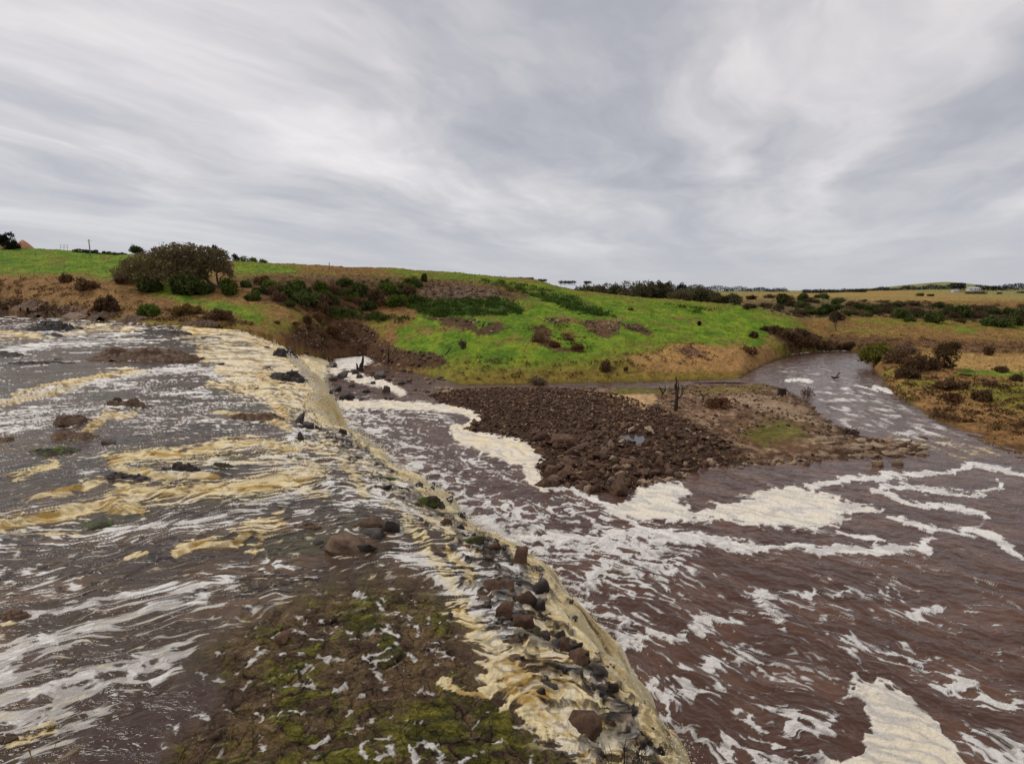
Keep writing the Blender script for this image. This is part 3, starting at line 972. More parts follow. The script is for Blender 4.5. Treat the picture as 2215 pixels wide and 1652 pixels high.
    yel([(970, 1190), (1010, 1230), (1020, 1260)], 15, .95)
    whi([(1000, 1215), (1050, 1235), (1090, 1250)], 10, .8)
    # lower left foam rafts
    whi([(-100, 1360), (60, 1330), (200, 1300), (350, 1275), (500, 1262)], 13, .95)
    whi([(-100, 1480), (60, 1400), (180, 1360), (300, 1320), (440, 1290)], 22, .72)
    whi([(-60, 1470), (20, 1470)], 40, 1.1)
    whi([(-100, 1560), (60, 1505), (200, 1450), (330, 1420)], 24, .72)
    whi([(-60, 1620), (60, 1560), (190, 1490), (330, 1440), (400, 1410)], 26, .74)
    whi([(-60, 1700), (60, 1630), (180, 1560), (240, 1500)], 22, .75)
    whi([(380, 1390), (390, 1440), (330, 1475)], 12, .75)
    yel([(20, 1610), (110, 1570)], 12, .7)
    yel([(10, 1350), (60, 1360)], 10, .5)
    # lower right cascade
    yel([(990, 1320), (1040, 1370), (1090, 1420), (1140, 1470)], 26, .9)
    yel([(1080, 1430), (1150, 1480), (1230, 1520), (1300, 1570)], 42, 1.0)
    yel([(1090, 1480), (1180, 1540), (1260, 1600), (1300, 1660)], 40, .95)
    yel([(950, 1470), (1000, 1495), (1050, 1500)], 11, .95)
    whi([(1020, 1320), (1060, 1330)], 16, 1.1)
    whi([(1060, 1350), (1080, 1390)], 12, .8)
    whi([(950, 1480), (990, 1520), (1070, 1530)], 5, .8)
    whi([(1290, 1500), (1330, 1520)], 12, .8)
    whi([(1240, 1630), (1280, 1612)], 10, .9)
    yel([(1150, 1400), (1230, 1490), (1330, 1600), (1400, 1700)], 48, .88)
    yel([(1130, 1290), (1180, 1370), (1230, 1430)], 22, .75)
    whi([(1060, 1420), (1180, 1500), (1280, 1600)], 40, .7)
    whi([(640, 1230), (560, 1210), (480, 1230)], 10, .5)
    whi([(860, 1180), (930, 1230), (990, 1290)], 20, .55)
    whi([(700, 980), (800, 1020), (880, 1090)], 24, .5)
    far_fall = patch(uw, vw, [(440, 748), (500, 708), (560, 716), (640, 738), (730, 780), (745, 940), (680, 930), (650, 905), (560, 880), (480, 835)], 26)
    Yel = np.maximum(Yel, .78 * far_fall)
    Whi = np.maximum(Whi, .55 * far_fall)
    # the falling sheets
    fall = sstep(-0.04, 0.06, t)
    # moss-grown shallow bed near the viewer
    mz = patch(uw, vw, [(120, 1700), (330, 1580), (400, 1470), (440, 1410), (560, 1330), (700, 1270), (830, 1240), (930, 1250), (980, 1310), (1010, 1390), (1080, 1480), (1150, 1560), (1230, 1700)], 40)
    smooth_pool = patch(uw, vw, [(100, 1700), (160, 1600), (330, 1480), (470, 1450), (480, 1520), (380, 1600), (330, 1700)], 30)
    mid_dark = patch(uw, vw, [(560, 1140), (690, 1120), (820, 1160), (880, 1220), (740, 1260), (560, 1300), (450, 1330), (420, 1270)], 40)
    # water broken round the boulders
    ring = np.zeros(X.shape)
    for r in LIP_ROCKS:
        uc, vc, rw, rh = (r[0] + r[2]) / 2, r[3] - .25 * (r[3] - r[1]), (r[2] - r[0]) * .72, (r[3] - r[1]) * .55
        mm = (np.abs(U - uc) < 3 * rw) & (np.abs(V - vc) < 3 * rh)
        q = np.sqrt(((uw[mm] - uc) / rw) ** 2 + ((vw[mm] - vc) / rh) ** 2)
        ring[mm] = np.maximum(ring[mm], np.exp(-((q - 1.0) / .42) ** 2))
    Whi = np.maximum(Whi, .75 * ring)
    # -------- foam amount
    p_w = unif(streak + .16 * blot + .12 * fine)
    p_y = unif(.8 * lump + .55 * fine + .25 * blot + 2.4 * (streak - .6))
    base = .22 + .34 * big + .14 * blot + .02 * far
    base = base - .26 * mz - .40 * smooth_pool - .10 * mid_dark
    wf = cover(p_w, np.clip(base, 0, 1) * (V < 1330) + np.clip(base, 0, 1) * .6 * (V >= 1330) + .62 * Whi, .085)
    wf2 = sstep(0.50, 0.60, Whi * .62 + 0.55 * (cell - 0.55) + 0.14 * blot + .06 * fine)
    wf = wf + (np.maximum(wf2, .6 * wf) - wf) * sstep(1250, 1310, V) * (U < 700)
    yhalo = cover(p_y, .38 * sstep(.04, .5, Yel) + .09, .09)
    yf = np.maximum(cover(p_y, np.clip(Yel, 0, 1) ** 1.1 * 1.0, .10), .8 * yhalo * (1 - smooth_pool) * (1 - .8 * mz))
    yf = np.maximum(yf, sstep(.35, .8, ledge_face * .9 + .25 * fine + .2 * lump) * (V < 1250) * .9)
    # falls: downward streaming threads
    th = perlin(X * .5 + 40, Yg * 1.0, 75)
    along = (Yg * 0.93 + X * 0.36)
    drop_s = ridged(along * 2.6 + 0.12 * fine, t * 1.5 + 0.3 * th, 5, 76, .65, SPC, 2.6)
    drop_s = drop_s + far * (ridged(along * .85 + .05 * fine, t * 1.3 + .3 * th, 5, 376, .65, SPC, .85) - drop_s)
    froth = fbm(along * 6.0, t * 3.0, 4, 78, .6, SPC, 5.0) * (1 - .6 * far)
    tn = fbm(along * 0.28, t * 1.3, 3, 77)
    near_c = sstep(19, 13, Yg)
    ff = sstep(0.30, 0.75, drop_s * 0.75 + 0.4 * tn + 0.25 + 0.10 * froth - .28 * np.exp(-((Yg - 14.5) / 3.5) ** 2) * (t < .45) + .35 * sstep(.45, .9, t) + .15 * sstep(40, 60, Yg))
    ff = ff * sstep(20, 34, Yg)
    ff = np.maximum(ff, cover(unif(drop_s + .08 * froth + .10 * tn), .82 + .10 * sstep(28, 60, Yg) + .2 * sstep(.5, .9, t), .12))
    yf = np.maximum(yf, ff * fall)
    lipwet = np.exp(-((t + 0.03) / 0.06) ** 2)
    wf = wf * (1 - fall * .75)
    wf = np.maximum(wf, fall * sstep(.82, 1.02, t + .1 * fine) * .95)
    # -------- bed cells (mossy blocks under a film of water)
    qx = X * 0.93 + 0.34 * fbm(X * 1.3, Yg * 1.3, 4, 80)
    qy = Yg * 0.93 + 0.34 * fbm(X * 1.3, Yg * 1.3, 4, 81)
    f1, f2, cid = worley(qx * 1.25, qy * 1.25, 82)
    g1, g2, gid = worley(qx * 2.6, qy * 2.6, 83)
    crack = np.minimum(f2 - f1, 0.30) / 0.30
    crack2 = np.minimum(g2 - g1, 0.25) / 0.25
    bed = 0.075 * np.sqrt(np.clip(crack, 0, 1)) * (0.3 + cid) + 0.06 * crack2 + 0.07 * fbm(X * 2.3, Yg * 2.3, 4, 84)
    trick = ridged(X * 1.5 + .06 * fine, Yg * 1.5, 5, 86, .6, SPC, 1.5)
    p_t = unif(trick + .10 * fbm(X * .6, Yg * .6, 3, 87) - .10 * crack + .05 * fine)
    tf = cover(p_t, .085 * mz, .05)
    wf = np.maximum(wf * (1 - .9 * sstep(.2, .7, mz)), tf * .85)
    fleck = sstep(.60, .70, fbm(X * 7, Yg * 7, 3, 97) * .7 + .22 * fbm(X * .7, Yg * .7, 3, 98)) * mz
    wf = np.maximum(wf, fleck * .75)
    # -------- displacement
    turb = np.clip(np.maximum(yf, .55 * wf), 0, 1)
    amp = np.clip(Yg / 22, .6, 1.1) * (1 - .45 * far)
    z = z + 0.085 * amp * turb * (1 + .6 * far) * (lump + .3 * fine) * (1 - .2 * fall) * (1 - .8 * sstep(.4, .8, Whi) * (V > 1250))
    z = z + 0.045 * blot * amp + 0.022 * fine * amp * (1 - mz)
    z = z + mz * (1 - smooth_pool) * (bed * 0.55 - 0.06)
    z = z + fall * ((.18 + .4 * sstep(20, 60, Yg)) * (drop_s - .6) + .05 * froth + (.10 + .14 * sstep(20, 50, Yg)) * fbm(X * 1.4, Yg * 1.4, 4, 89, .5, SPC, 1.4)) * np.clip(np.minimum(1.0 - t, 1), 0, 1) ** .5
    # rugged rock ribs along the lip
    band = np.exp(-((X - L + .5) / .9) ** 2) * sstep(30, 22, Yg) + np.exp(-((X - L + 1.2) / 1.6) ** 2) * sstep(45, 60, Yg) * sstep(98, 85, Yg) * .35
    rib = cover(unif(ridged(X * 1.1, Yg * 1.1, 4, 143, .6, SPC, 1.1) + .12 * fine), band * .50, .07)
    z = z + rib * (.05 + .09 * amp * np.abs(fbm(X * .9, Yg * .9, 2, 144)))
    yf = yf * (1 - .85 * rib)
    wf = wf * (1 - .85 * rib)
    # -------- colour
    dark = np.array([0.058, 0.038, 0.026])
    brown = np.array([0.120, 0.072, 0.040])
    c = lerp3(np.broadcast_to(dark, X.shape + (3,)).copy(), brown, sstep(-.3, .5, blot))
    c = lerp3(c, np.array([0.035, 0.042, 0.016]), sstep(.15, .55, fbm(X * .35, Yg * .35, 4, 90)) * .6 * (1 - far))
    rockc = lerp3(np.broadcast_to(np.array([0.022, 0.018, 0.016]), c.shape), np.array([0.09, 0.07, 0.055]), sstep(-.2, .5, fine + blot))
    c = lerp3(c, rockc, fall)
    bits = cover(unif(mixn(ridged, .9, 2.6, 141, 4) + .10 * fine + .16 * fbm(s_ * .2, n_ * .5, 3, 142, .5, SPC, .5)), .27 * (1 - smooth_pool) * (1 - mz) * (1 - sstep(1250, 1330, V) * (U < 520)), .06) * (t < 0)
    bitc = lerp3(np.broadcast_to(np.array([.012, .010, .009]), c.shape), np.array([.17, .112, .07]), sstep(-.1, .7, .6 * fine + .5 * lump))
    mossn = fbm(X * 0.55, Yg * 0.55, 4, 94)
    mossa = sstep(-0.15, 0.45, mossn * .8 + .16 + .9 * (cid - .5) + .5 * (gid - .5) + .18 * (V - 1440) / 170 + .5 * fine) * sstep(0.10, .6, crack)
    bedc = lerp3(np.broadcast_to(np.array([0.070, 0.043, 0.027]), c.shape), np.array([0.125, 0.082, 0.040]), sstep(-.3, .4, fbm(X * 1.5, Yg * 1.5, 3, 95)))
    mosc = lerp3(np.broadcast_to(np.array([0.042, 0.044, 0.010]), c.shape), np.array([0.125, 0.112, 0.016]), sstep(-.2, .6, fine + .8 * (gid - .5)))
    bedc = lerp3(bedc, mosc, mossa * .9)
    bedc = bedc * (1 - .75 * sstep(.22, .02, crack) * sstep(-.1, .3, fbm(X * .8, Yg * .8, 2, 96)))[..., None] * np.clip(1 + .5 * fbm(X * 5, Yg * 5, 3, 101), .4, 1.6)[..., None]
    c = lerp3(c, bedc, mz * (1 - smooth_pool))
    c = lerp3(c, np.array([0.055, 0.034, 0.028]), smooth_pool)
    yc = lerp3(np.broadcast_to(np.array([0.46, 0.28, 0.075]), c.shape), np.array([0.88, 0.73, 0.43]), sstep(-.5, .5, fine * .45 + blot * .3 + .6 * lump + 1.8 * (streak - .62)))
    yc = lerp3(yc, np.array([0.84, 0.75, 0.55]), fall * sstep(.2, .9, t) * .6)
    fc = lerp3(np.broadcast_to(np.array([0.62, 0.44, 0.17]), c.shape), np.array([0.95, 0.84, 0.56]), unif(drop_s * 2 + .5 * froth + .4 * sstep(.1, .9, t)))
    yc = lerp3(yc, fc, fall * .9)
    wc = lerp3(np.broadcast_to(np.array([0.66, 0.62, 0.57]), c.shape), np.array([0.86, 0.83, 0.79]), sstep(-.3, .4, fine + blot))
    c = lerp3(c, bitc, bits * .9)
    z = z + .012 * amp * bits
    c = lerp3(c, bitc, rib)
    c = lerp3(c, wc, wf * (1 - .75 * bits))
    c = lerp3(c, yc, yf * (1 - .35 * wf) * (1 - .45 * bits))
    foam = np.clip(np.maximum(wf, yf), 0, 1)
    foam = np.maximum(foam, mz * (1 - smooth_pool) * .62)
    foam = np.maximum(foam, fall * .3)
    bedm = np.maximum(mz * (1 - smooth_pool) * (1 - foam * 0) * (1 - wf) * (1 - yf), fall * .5 * (1 - yf))
    up = keep & (t < 0.03)
    dn = keep & (t > -0.03)
    o = grid_mesh('river_water', X, Yg, z, M_RIVER, c, {'Foam': foam, 'Bed': bedm}, up)
    tag(o, kind='structure')
    o = grid_mesh('waterfall', X, Yg, z, M_RIVER, c, {'Foam': foam, 'Bed': bedm}, dn)
    tag(o, 'broad cream and yellow waterfall dropping off the rock ledge into the brown pool', 'waterfall')


build_river()


# ------------------------------------------------------------------ plunge pool and lower river
def build_pool():
    tx = np.linspace(-0.50, 1.35, 1130)
    vs = np.concatenate([np.arange(742, 900, 1.1), np.arange(900, 1780, 1.6)])
    ys = np.array([at(1107.5, v, ZP)[1] for v in vs])[::-1]
    Yg, TX = np.meshgrid(ys, tx, indexing='ij')
    X = TX * Yg
    SPC = np.maximum(np.gradient(ys)[:, None] * .75, .0017 * Yg)
    R = footx(Yg)
    keep = (X > R - 2.0) & (Yg < shore_y(TX) + 3)
    U, V = proj(X, Yg, np.full(X.shape, ZP))
    sw = 2.2 * fbm(X * 0.07, Yg * 0.07, 3, 101)
    wx = X + sw + .5 * fbm(X * .5, Yg * .5, 3, 102)
    wy = Yg + 2.2 * fbm(X * 0.07, Yg * 0.07, 3, 103) + .5 * fbm(X * .5, Yg * .5, 3, 104)
    s_ = wx * 0.80 - wy * 0.60
    n_ = wx * 0.60 + wy * 0.80
    far = sstep(40, 95, Yg)

    def mixn(fun, fs, fn, seed, oct=5, gain=.6, kf=.35):
        a = fun(s_ * fs, n_ * fn, oct, seed, gain, SPC, fn)
        b = fun(s_ * fs * kf, n_ * fn * kf, oct, seed + 300, gain, SPC, fn * kf)
        return a + far * (b - a)
    streak = mixn(ridged, .50, 1.6, 105)
    fine = mixn(fbm, 2.0, 4.2, 106, 3, .6)
    blot = fbm(s_ * .25, n_ * .45, 4, 107)
    net = ridged(wx * .75, wy * .75, 5, 108, .55, SPC, .75)
    vfac = np.clip((V - 740) / 500, .12, 1.2)
    uw = U + vfac * (26 * blot + 14 * fbm(X * .6, Yg * .6, 3, 109) + 7 * fine)
    vw = V + vfac * (12 * blot + 8 * fbm(X * .6, Yg * .6, 3, 110) + 4 * fine)
    D = np.zeros(X.shape)      # soft foam density (threads, nets)
    Rf = np.zeros(X.shape)     # solid foam rafts
    Cr = np.zeros(X.shape)     # cream tint

    def den(pts, w, a=1.0):
        nonlocal D
        D = np.maximum(D, a * stroke(uw, vw, pts, w))

    def raft(poly, soft=6, cream=0.0):
        nonlocal Rf, Cr
        p = patch(uw, vw, poly, soft * 2.2)
        Rf = np.maximum(Rf, p)
        Cr = np.maximum(Cr, p * cream)

    def band(pts, w, a=1.0, cream=0.0):
        nonlocal Rf, Cr
        p = a * stroke(uw, vw, pts, w)
        Rf = np.maximum(Rf, p)
        Cr = np.maximum(Cr, p * cream)
    # foam held against the boulder bar
    band([(738, 876), (829, 874), (904, 879), (1004, 886), (1032, 905), (1010, 925)], 10, 1.05, .8)
    band([(990, 932), (1029, 952), (1108, 972), (1160, 985)], 17, 1.1, .9)
    band([(1100, 965), (1150, 1000), (1150, 1030), (1175, 1052)], 15, 1.0, .6)
    raft([(980, 930), (1060, 940), (1140, 955), (1172, 985), (1165, 1012), (1120, 1005), (1040, 980), (990, 955)], 8, 1.0)
    raft([(722, 768), (760, 760), (790, 768), (805, 782), (770, 800), (730, 800)], 5, .2)
    band([(720, 800), (760, 815), (830, 830), (870, 850)], 12, .8, .8)
    # foam sheets swept round the end of the bar
    raft([(1322, 1104), (1358, 1082), (1392, 1040), (1450, 1040), (1484, 1052), (1490, 1070), (1455, 1087), (1483, 1090), (1500, 1110), (1583, 1084), (1662, 1060), (1720, 1052), (1770, 1066), (1830, 1085), (1890, 1092),
          (1905, 1106), (1830, 1106), (1800, 1108), (1838, 1130), (1750, 1140), (1640, 1136), (1558, 1126), (1450, 1122), (1380, 1130)], 7, .45)
    band([(1750, 1052), (1850, 1037), (1937, 1028), (2037, 1024), (2112, 1005), (2160, 1015), (2260, 1036)], 9, .72)
    band([(1912, 1052), (1987, 1055), (2037, 1062)], 10, .72)
    band([(1887, 1062), (1987, 1090), (2100, 1102), (2130, 1115)], 10, .7)
    band([(2037, 1065), (2112, 1070), (2165, 1045)], 9, .65)
    band([(1925, 1115), (2012, 1145), (2087, 1150), (2125, 1145), (2175, 1180), (2205, 1205)], 12, .68)
    band([(1108, 1165), (1200, 1158), (1300, 1165), (1400, 1150), (1500, 1162), (1600, 1180), (1662, 1190), (1700, 1178), (1737, 1180), (1775, 1197), (1825, 1192), (1912, 1186), (1987, 1190), (2015, 1170)], 15, .76)
    band([(1737, 1145), (1837, 1152), (1912, 1170)], 9, .6)
    band([(1158, 1050), (1248, 1062), (1308, 1090), (1358, 1127), (1440, 1165), (1540, 1180)], 8, .66)
    band([(1690, 990), (1760, 1010)], 3, .0)
    # stream of churned water from the foot of the falls
    den([(1040, 1120), (1150, 1170), (1300, 1180), (1450, 1180)], 46, .95)
    den([(980, 1080), (1100, 1110), (1230, 1110), (1300, 1130)], 34, .75)
    den([(1160, 1260), (1240, 1270), (1330, 1240), (1420, 1215)], 42, .85)
    den([(1240, 1340), (1330, 1350), (1420, 1300)], 30, .7)
    den([(1290, 1400), (1383, 1382), (1458, 1378), (1533, 1355), (1578, 1342)], 17, .95)
    den([(1330, 1480), (1400, 1510), (1483, 1480), (1545, 1492)], 26, .62)
    den([(1400, 1560), (1470, 1600), (1560, 1640), (1600, 1700)], 46, .62)
    den([(1645, 1285), (1655, 1310), (1690, 1335), (1690, 1360)], 17, .95)
    den([(1545, 1442), (1590, 1430), (1633, 1417)], 22, .62)
    den([(1660, 1280), (1737, 1285), (1812, 1280), (1837, 1268), (1887, 1280), (1937, 1278), (1962, 1297)], 10, .98)
    den([(1975, 1332), (2020, 1322), (2050, 1312)], 12, .95)
    den([(1792, 1367), (1837, 1405), (1862, 1445)], 8, .8)
    den([(1837, 1380), (1890, 1400), (1940, 1412)], 18, .72)
    den([(1950, 1417), (2037, 1457), (2100, 1480), (2162, 1512)], 7, .68)
    den([(2040, 1480), (2120, 1500), (2190, 1530)], 18, .58)
    den([(2150, 1600), (2230, 1660)], 40, .72)
    den([(1560, 1600), (1680, 1570), (1790, 1570)], 34, .6)
    den([(1640, 1640), (1760, 1640)], 34, .66)
    den([(760, 900), (830, 930), (900, 980), (960, 1040), (1030, 1090)], 46, .74)
    den([(740, 890), (880, 890), (960, 905)], 24, .62)
    den([(900, 1000), (1000, 990), (1120, 1030)], 26, .5)
    den([(800, 960), (850, 1000), (920, 1040), (990, 1100), (1090, 1160)], 17, 1.0)
    den([(1090, 1160), (1180, 1260), (1250, 1330), (1290, 1390), (1310, 1450), (1390, 1530), (1440, 1640)], 18, .92)
    raft([(1836, 1450), (1862, 1462), (1912, 1468), (1932, 1488), (1977, 1523), (2025, 1556), (2062, 1593), (2086, 1632), (2075, 1720), (1780, 1720), (1795, 1640), (1862, 1632), (1876, 1592), (1862, 1530), (1842, 1492)], 7, .55)
    # riffle where the lower river leaves the pool
    rif = patch(uw, vw, [(1765, 850), (1850, 838), (1920, 862), (2000, 905), (2120, 960), (2170, 985), (2080, 992), (1960, 958), (1850, 935), (1800, 900)], 10)
    rif2 = patch(uw, vw, [(1670, 790), (1800, 800), (1900, 830), (1900, 850), (1780, 850), (1720, 830)], 14)
    band([(1660, 772), (1690, 768), (1760, 759), (1830, 757)], 2.0, .8)
    band([(1700, 822), (1735, 822), (1755, 826)], 4.5, 1.0)
    band([(1890, 836), (1930, 848)], 5, .9)
    band([(1850, 832), (1900, 846)], 2.5, .7)
    # -------- combine
    p_d = unif(streak + .10 * fine + .12 * blot + .55 * net)
    wf = cover(p_d, np.clip(D, 0, 1) * .68 + .02 + .10 * sstep(1130, 1260, V) * sstep(-.1, .5, blot + .3), .09)
    p_r = unif(net + .10 * fine + .14 * blot + .4 * streak)
    rr = cover(p_r, sstep(.10, .80, Rf) * (1.0 - .10 * sstep(.2, .5, blot)), .16) * (Rf > .02)
    spk = sstep(.86, 1.0, fbm(s_ * 1.6, n_ * 3.4, 2, 111, .5, SPC, 4.5) * .7 + .52 * fbm(X * .16, Yg * .16, 3, 112) + .34) * sstep(1260, 1380, V) * .9
    rifn = fbm(X * .7, Yg * .30, 4, 113, .6, SPC * .5, .7)
    rfoam = sstep(-.05, .65, rifn + .5 * fine) * sstep(.25, .7, rif) * .9 + sstep(.05, .7, rifn + .3 * fine) * rif2 * .55
    chop = sstep(.35, .9, D)
    z = ZP + 0.10 * fbm(s_ * .35, n_ * .8, 4, 114) + .05 * fine + 0.28 * chop * fbm(wx * .8, wy * .8, 4, 115) * (wf * .8 + .3) + .14 * rif * rifn + 0.03 * rr
    # a broad swell in the open pool
    z = z + .085 * sstep(1150, 1350, V) * np.sin((n_ * 1.0 + .9 * fbm(X * .15, Yg * .15, 2, 116)) * 3.4) * (0.5 + .5 * fbm(X * .12, Yg * .12, 2, 117)) * (1 - rr)
    z = np.where(R > X, z - (R - X) * 0.3, z)
    c = lerp3(np.broadcast_to(np.array([0.070, 0.035, 0.024]), X.shape + (3,)).copy(), np.array([0.112, 0.058, 0.038]), sstep(-.3, .5, blot))
    wc = lerp3(np.broadcast_to(np.array([0.46, 0.42, 0.39]), c.shape), np.array([0.80, 0.77, 0.73]), sstep(-.4, .4, fine + blot + .8 * wf - .5))
    rc = lerp3(np.broadcast_to(np.array([0.84, 0.80, 0.74]), c.shape), np.array([0.90, 0.76, 0.50]), Cr * sstep(-.5, .5, blot + .4))
    vein = sstep(.70, .95, ridged(s_ * .30, n_ * 1.0, 4, 118))
    rc = lerp3(rc, np.array([0.50, 0.47, 0.45]), vein * .7)
    rc = lerp3(rc, np.array([0.60, 0.57, 0.54]), sstep(.1, .6, fbm(s_ * .5, n_ * 1.6, 4, 119, .5, SPC, 1.6)) * .6)
    yc = lerp3(np.broadcast_to(np.array([0.62, 0.47, 0.22]), c.shape), np.array([.84, .77, .62]), sstep(-.3, .5, fine))
    c = lerp3(c, wc, np.maximum(wf * .92, spk))
    c = lerp3(c, lerp3(np.broadcast_to(np.array([.74, .70, .66]), c.shape), np.array([.70, .56, .32]), sstep(930, 985, V + 14 * blot)), rfoam)
    nearfoot = sstep(1.1, .2, X - R + .8 * blot)
    c = lerp3(c, yc, nearfoot * sstep(.2, .7, wf + .3 * fine + .25) * .85)
    c = lerp3(c, rc, rr)
    foam = np.clip(np.maximum(np.maximum(wf, rr), np.maximum(spk, rfoam)), 0, 1)
    o = grid_mesh('pool_water', X, Yg, z, M_POOL, c, {'Foam': foam}, keep)
    tag(o, kind='structure')


build_pool()
#@@OBJECTS
# ------------------------------------------------------------------ finding the ground along a line of sight
_RY = np.concatenate([np.linspace(3, 60, 400), np.linspace(60.2, 330, 1350), np.geomspace(332, 2500, 200)])


def hit(u, v, surf=None, y0=0):
    """first ground (or surface) point seen at survey pixel u, v"""
    d = ray(u, v)
    p = d[None, :] * (_RY / d[1])[:, None] + np.array([0, 0, CZ])
    if surf is None:
        zg = ground_z(p[:, 0], p[:, 1], False)
    else:
        zg = surf(p[:, 0], p[:, 1])
    k = np.nonzero((p[:, 2] < zg) & (_RY > y0))[0]
    i = k[0] if len(k) else len(_RY) - 1
    q = p[i].copy()
    return q


def river_surf(x, y):
    t = face_t(x, y)
    z = np.where(t <= 0, upper_z(x, y), fall_z(t, y, x))
    return np.where(t > 1.0, ZP, z)


def gz(x, y):
    return float(ground_z(np.array([x]), np.array([y]))[0])


# ------------------------------------------------------------------ rocks
def rock_shape(seed, cuts=2, npts=16, flat=(1, 1, .75), rough=.05):
    """angular broken stone: the hull of a jittered block's points, its faces subdivided and roughened"""
    rs = np.random.RandomState(seed)
    P = rs.uniform(-1, 1, (npts * 3, 3))
    P = P / (np.abs(P) ** 3.2).sum(1)[:, None] ** (1 / 3.2)      # on a rounded cube
    P = P[:npts] * rs.uniform(.72, 1.0, (npts, 1)) * .86
    sh = np.eye(3) + rs.randn(3, 3) * .16
    P = P @ sh
    bm = bmesh.new()
    for p in P:
        bm.verts.new(p)
    r = bmesh.ops.convex_hull(bm, input=bm.verts)
    bmesh.ops.delete(bm, geom=[e for e in r['geom_interior'] if isinstance(e, bmesh.types.BMVert)], context='VERTS')
    bmesh.ops.dissolve_limit(bm, angle_limit=math.radians(13), verts=bm.verts, edges=bm.edges)
    if cuts > 0:
        bmesh.ops.bevel(bm, geom=list(bm.edges), offset=.045, segments=1, affect='EDGES', clamp_overlap=True)
    bmesh.ops.triangulate(bm, faces=bm.faces)
    if cuts > 1:
        bmesh.ops.subdivide_edges(bm, edges=bm.edges, cuts=cuts, use_grid_fill=True)
        bmesh.ops.triangulate(bm, faces=bm.faces)
    bm.verts.index_update()
    V = np.array([v.co[:] for v in bm.verts])
    Q = np.array([[v.index for v in f.verts] for f in bm.faces])
    bm.free()
    if rough:
        n = V / (np.linalg.norm(V, axis=1)[:, None] + 1e-6)
        V = V + n * (rough * fbm(V[:, 0] * 2.3 + V[:, 2] * 1.7 + seed, V[:, 1] * 2.3 - V[:, 2] * 1.9, 3, seed))[:, None]
    return V * np.array(flat), Q


def outcrop_shape(seed, lx, ly, h, layers=4, n=64, rug=1.0):
    """low shelf of bedded, cracked rock; local coordinates, base at z=-0.4h"""
    rs = np.random.RandomState(seed)
    a = np.linspace(-1.05, 1.05, n)
    Xl, Yl = np.meshgrid(a, a, indexing='xy')
    x, y = Xl * lx, Yl * ly
    s = seed * 3.7
    rr = np.sqrt(Xl ** 2 + Yl ** 2) + .28 * fbm(x * 1.6 / max(lx, .4) + s, y * 1.6 / max(ly, .4), 4, seed)
    k = 1.3 / max(h, .15)
    f1, f2, cid = worley(x * .9 * k * .5 + s, y * 1.3 * k * .5, seed)
    m = np.clip((1.0 - rr) * 2.2, 0, 1)
    hh = m * (.45 + .55 * cid) + .20 * fbm(x * k + s, y * k, 3, seed + 1) * m
    q = hh * layers
    hh = (np.floor(q) + sstep(.45, .95, q - np.floor(q))) / layers
    z = h * hh - .34 * h * np.exp(-((f2 - f1) / .09) ** 2) * m + .10 * h * rug * fbm(x * 4 * k + s, y * 4 * k, 3, seed + 2) * m
    z = np.where(rr > 1.0, -.45 * h, z)
    V = np.stack([x, y, z], -1).reshape(-1, 3)
    Q = grid_quads(n, n)
    return V, Q


RG = np.random.RandomState(11)
_proto = {}


def rock_mesh(mat, kind, var):
    key = (mat.name, kind, var)
    if key not in _proto:
        P, Q = rock_shape(100 + var * 7 + len(kind), 2, {'boulder': 22, 'block': 12, 'slab': 13}[kind],
                          flat={'boulder': (1, .9, .8), 'block': (1, .85, .9), 'slab': (1.1, .8, .42)}[kind], rough=.07)
        me = mesh_np('rock', P, Q, mat, link=False, smooth=False)
        _proto[key] = me
    return _proto[key]


def rock(u0, v0, u1, v1, mat, kind, label, surf=river_surf, group=None, name='rock', cat='rock'):
    """boulder filling the survey box u0..u1, v0..v1 and sunk a little into what it lies on"""
    u, v = (u0 + u1) / 2, v1
    p = hit(u, v - .12 * (v1 - v0), surf, 2)
    dep = p[1] * CP - (p[2] - CZ) * SP
    w = (u1 - u0) / F * dep * .5
    hgt = (v1 - v0) / F * dep
    o = bpy.data.objects.new(name, rock_mesh(mat, kind, int(RG.randint(0, 6))))
    COL.objects.link(o)
    zz_ = max(hgt * .62, w * .35)
    depth_r = w * RG.uniform(.7, 1.0)
    o.location = (p[0], p[1] + depth_r * .35, p[2] + hgt * .10)
    o.scale = (w * 1.3, depth_r * 1.3, zz_ * (1.4 if kind != 'slab' else 2.2))
    o.rotation_euler = (RG.uniform(-.25, .25), RG.uniform(-.25, .25), RG.uniform(-.5, .5))
    tag(o, label, cat, group)
    return o


def outcrop(u0, v0, u1, v1, mat, label, surf=river_surf, deep=.55, layers=4, hk=1.0, cat='rock shelf', name='rock_shelf', rz=0.0):
    u = (u0 + u1) / 2
    p = hit(u, v1 - .25 * (v1 - v0), surf, 2)
    dep = p[1] * CP - (p[2] - CZ) * SP
    lx = (u1 - u0) / F * dep * .52
    h = (v1 - v0) / F * dep * .5 * hk
    ly = lx * deep
    V, Q = outcrop_shape(int(u0 * 3 + v0) % 977, lx, ly, h, layers, n=int(np.clip((u1 - u0) * .9, 36, 130)))
    o = mesh_np(name, V, Q, mat, smooth=False)
    o.location = (p[0], p[1] + ly * .3, p[2] + .10 * h)
    o.rotation_euler = (0, 0, rz)
    tag(o, label, cat)
    return o


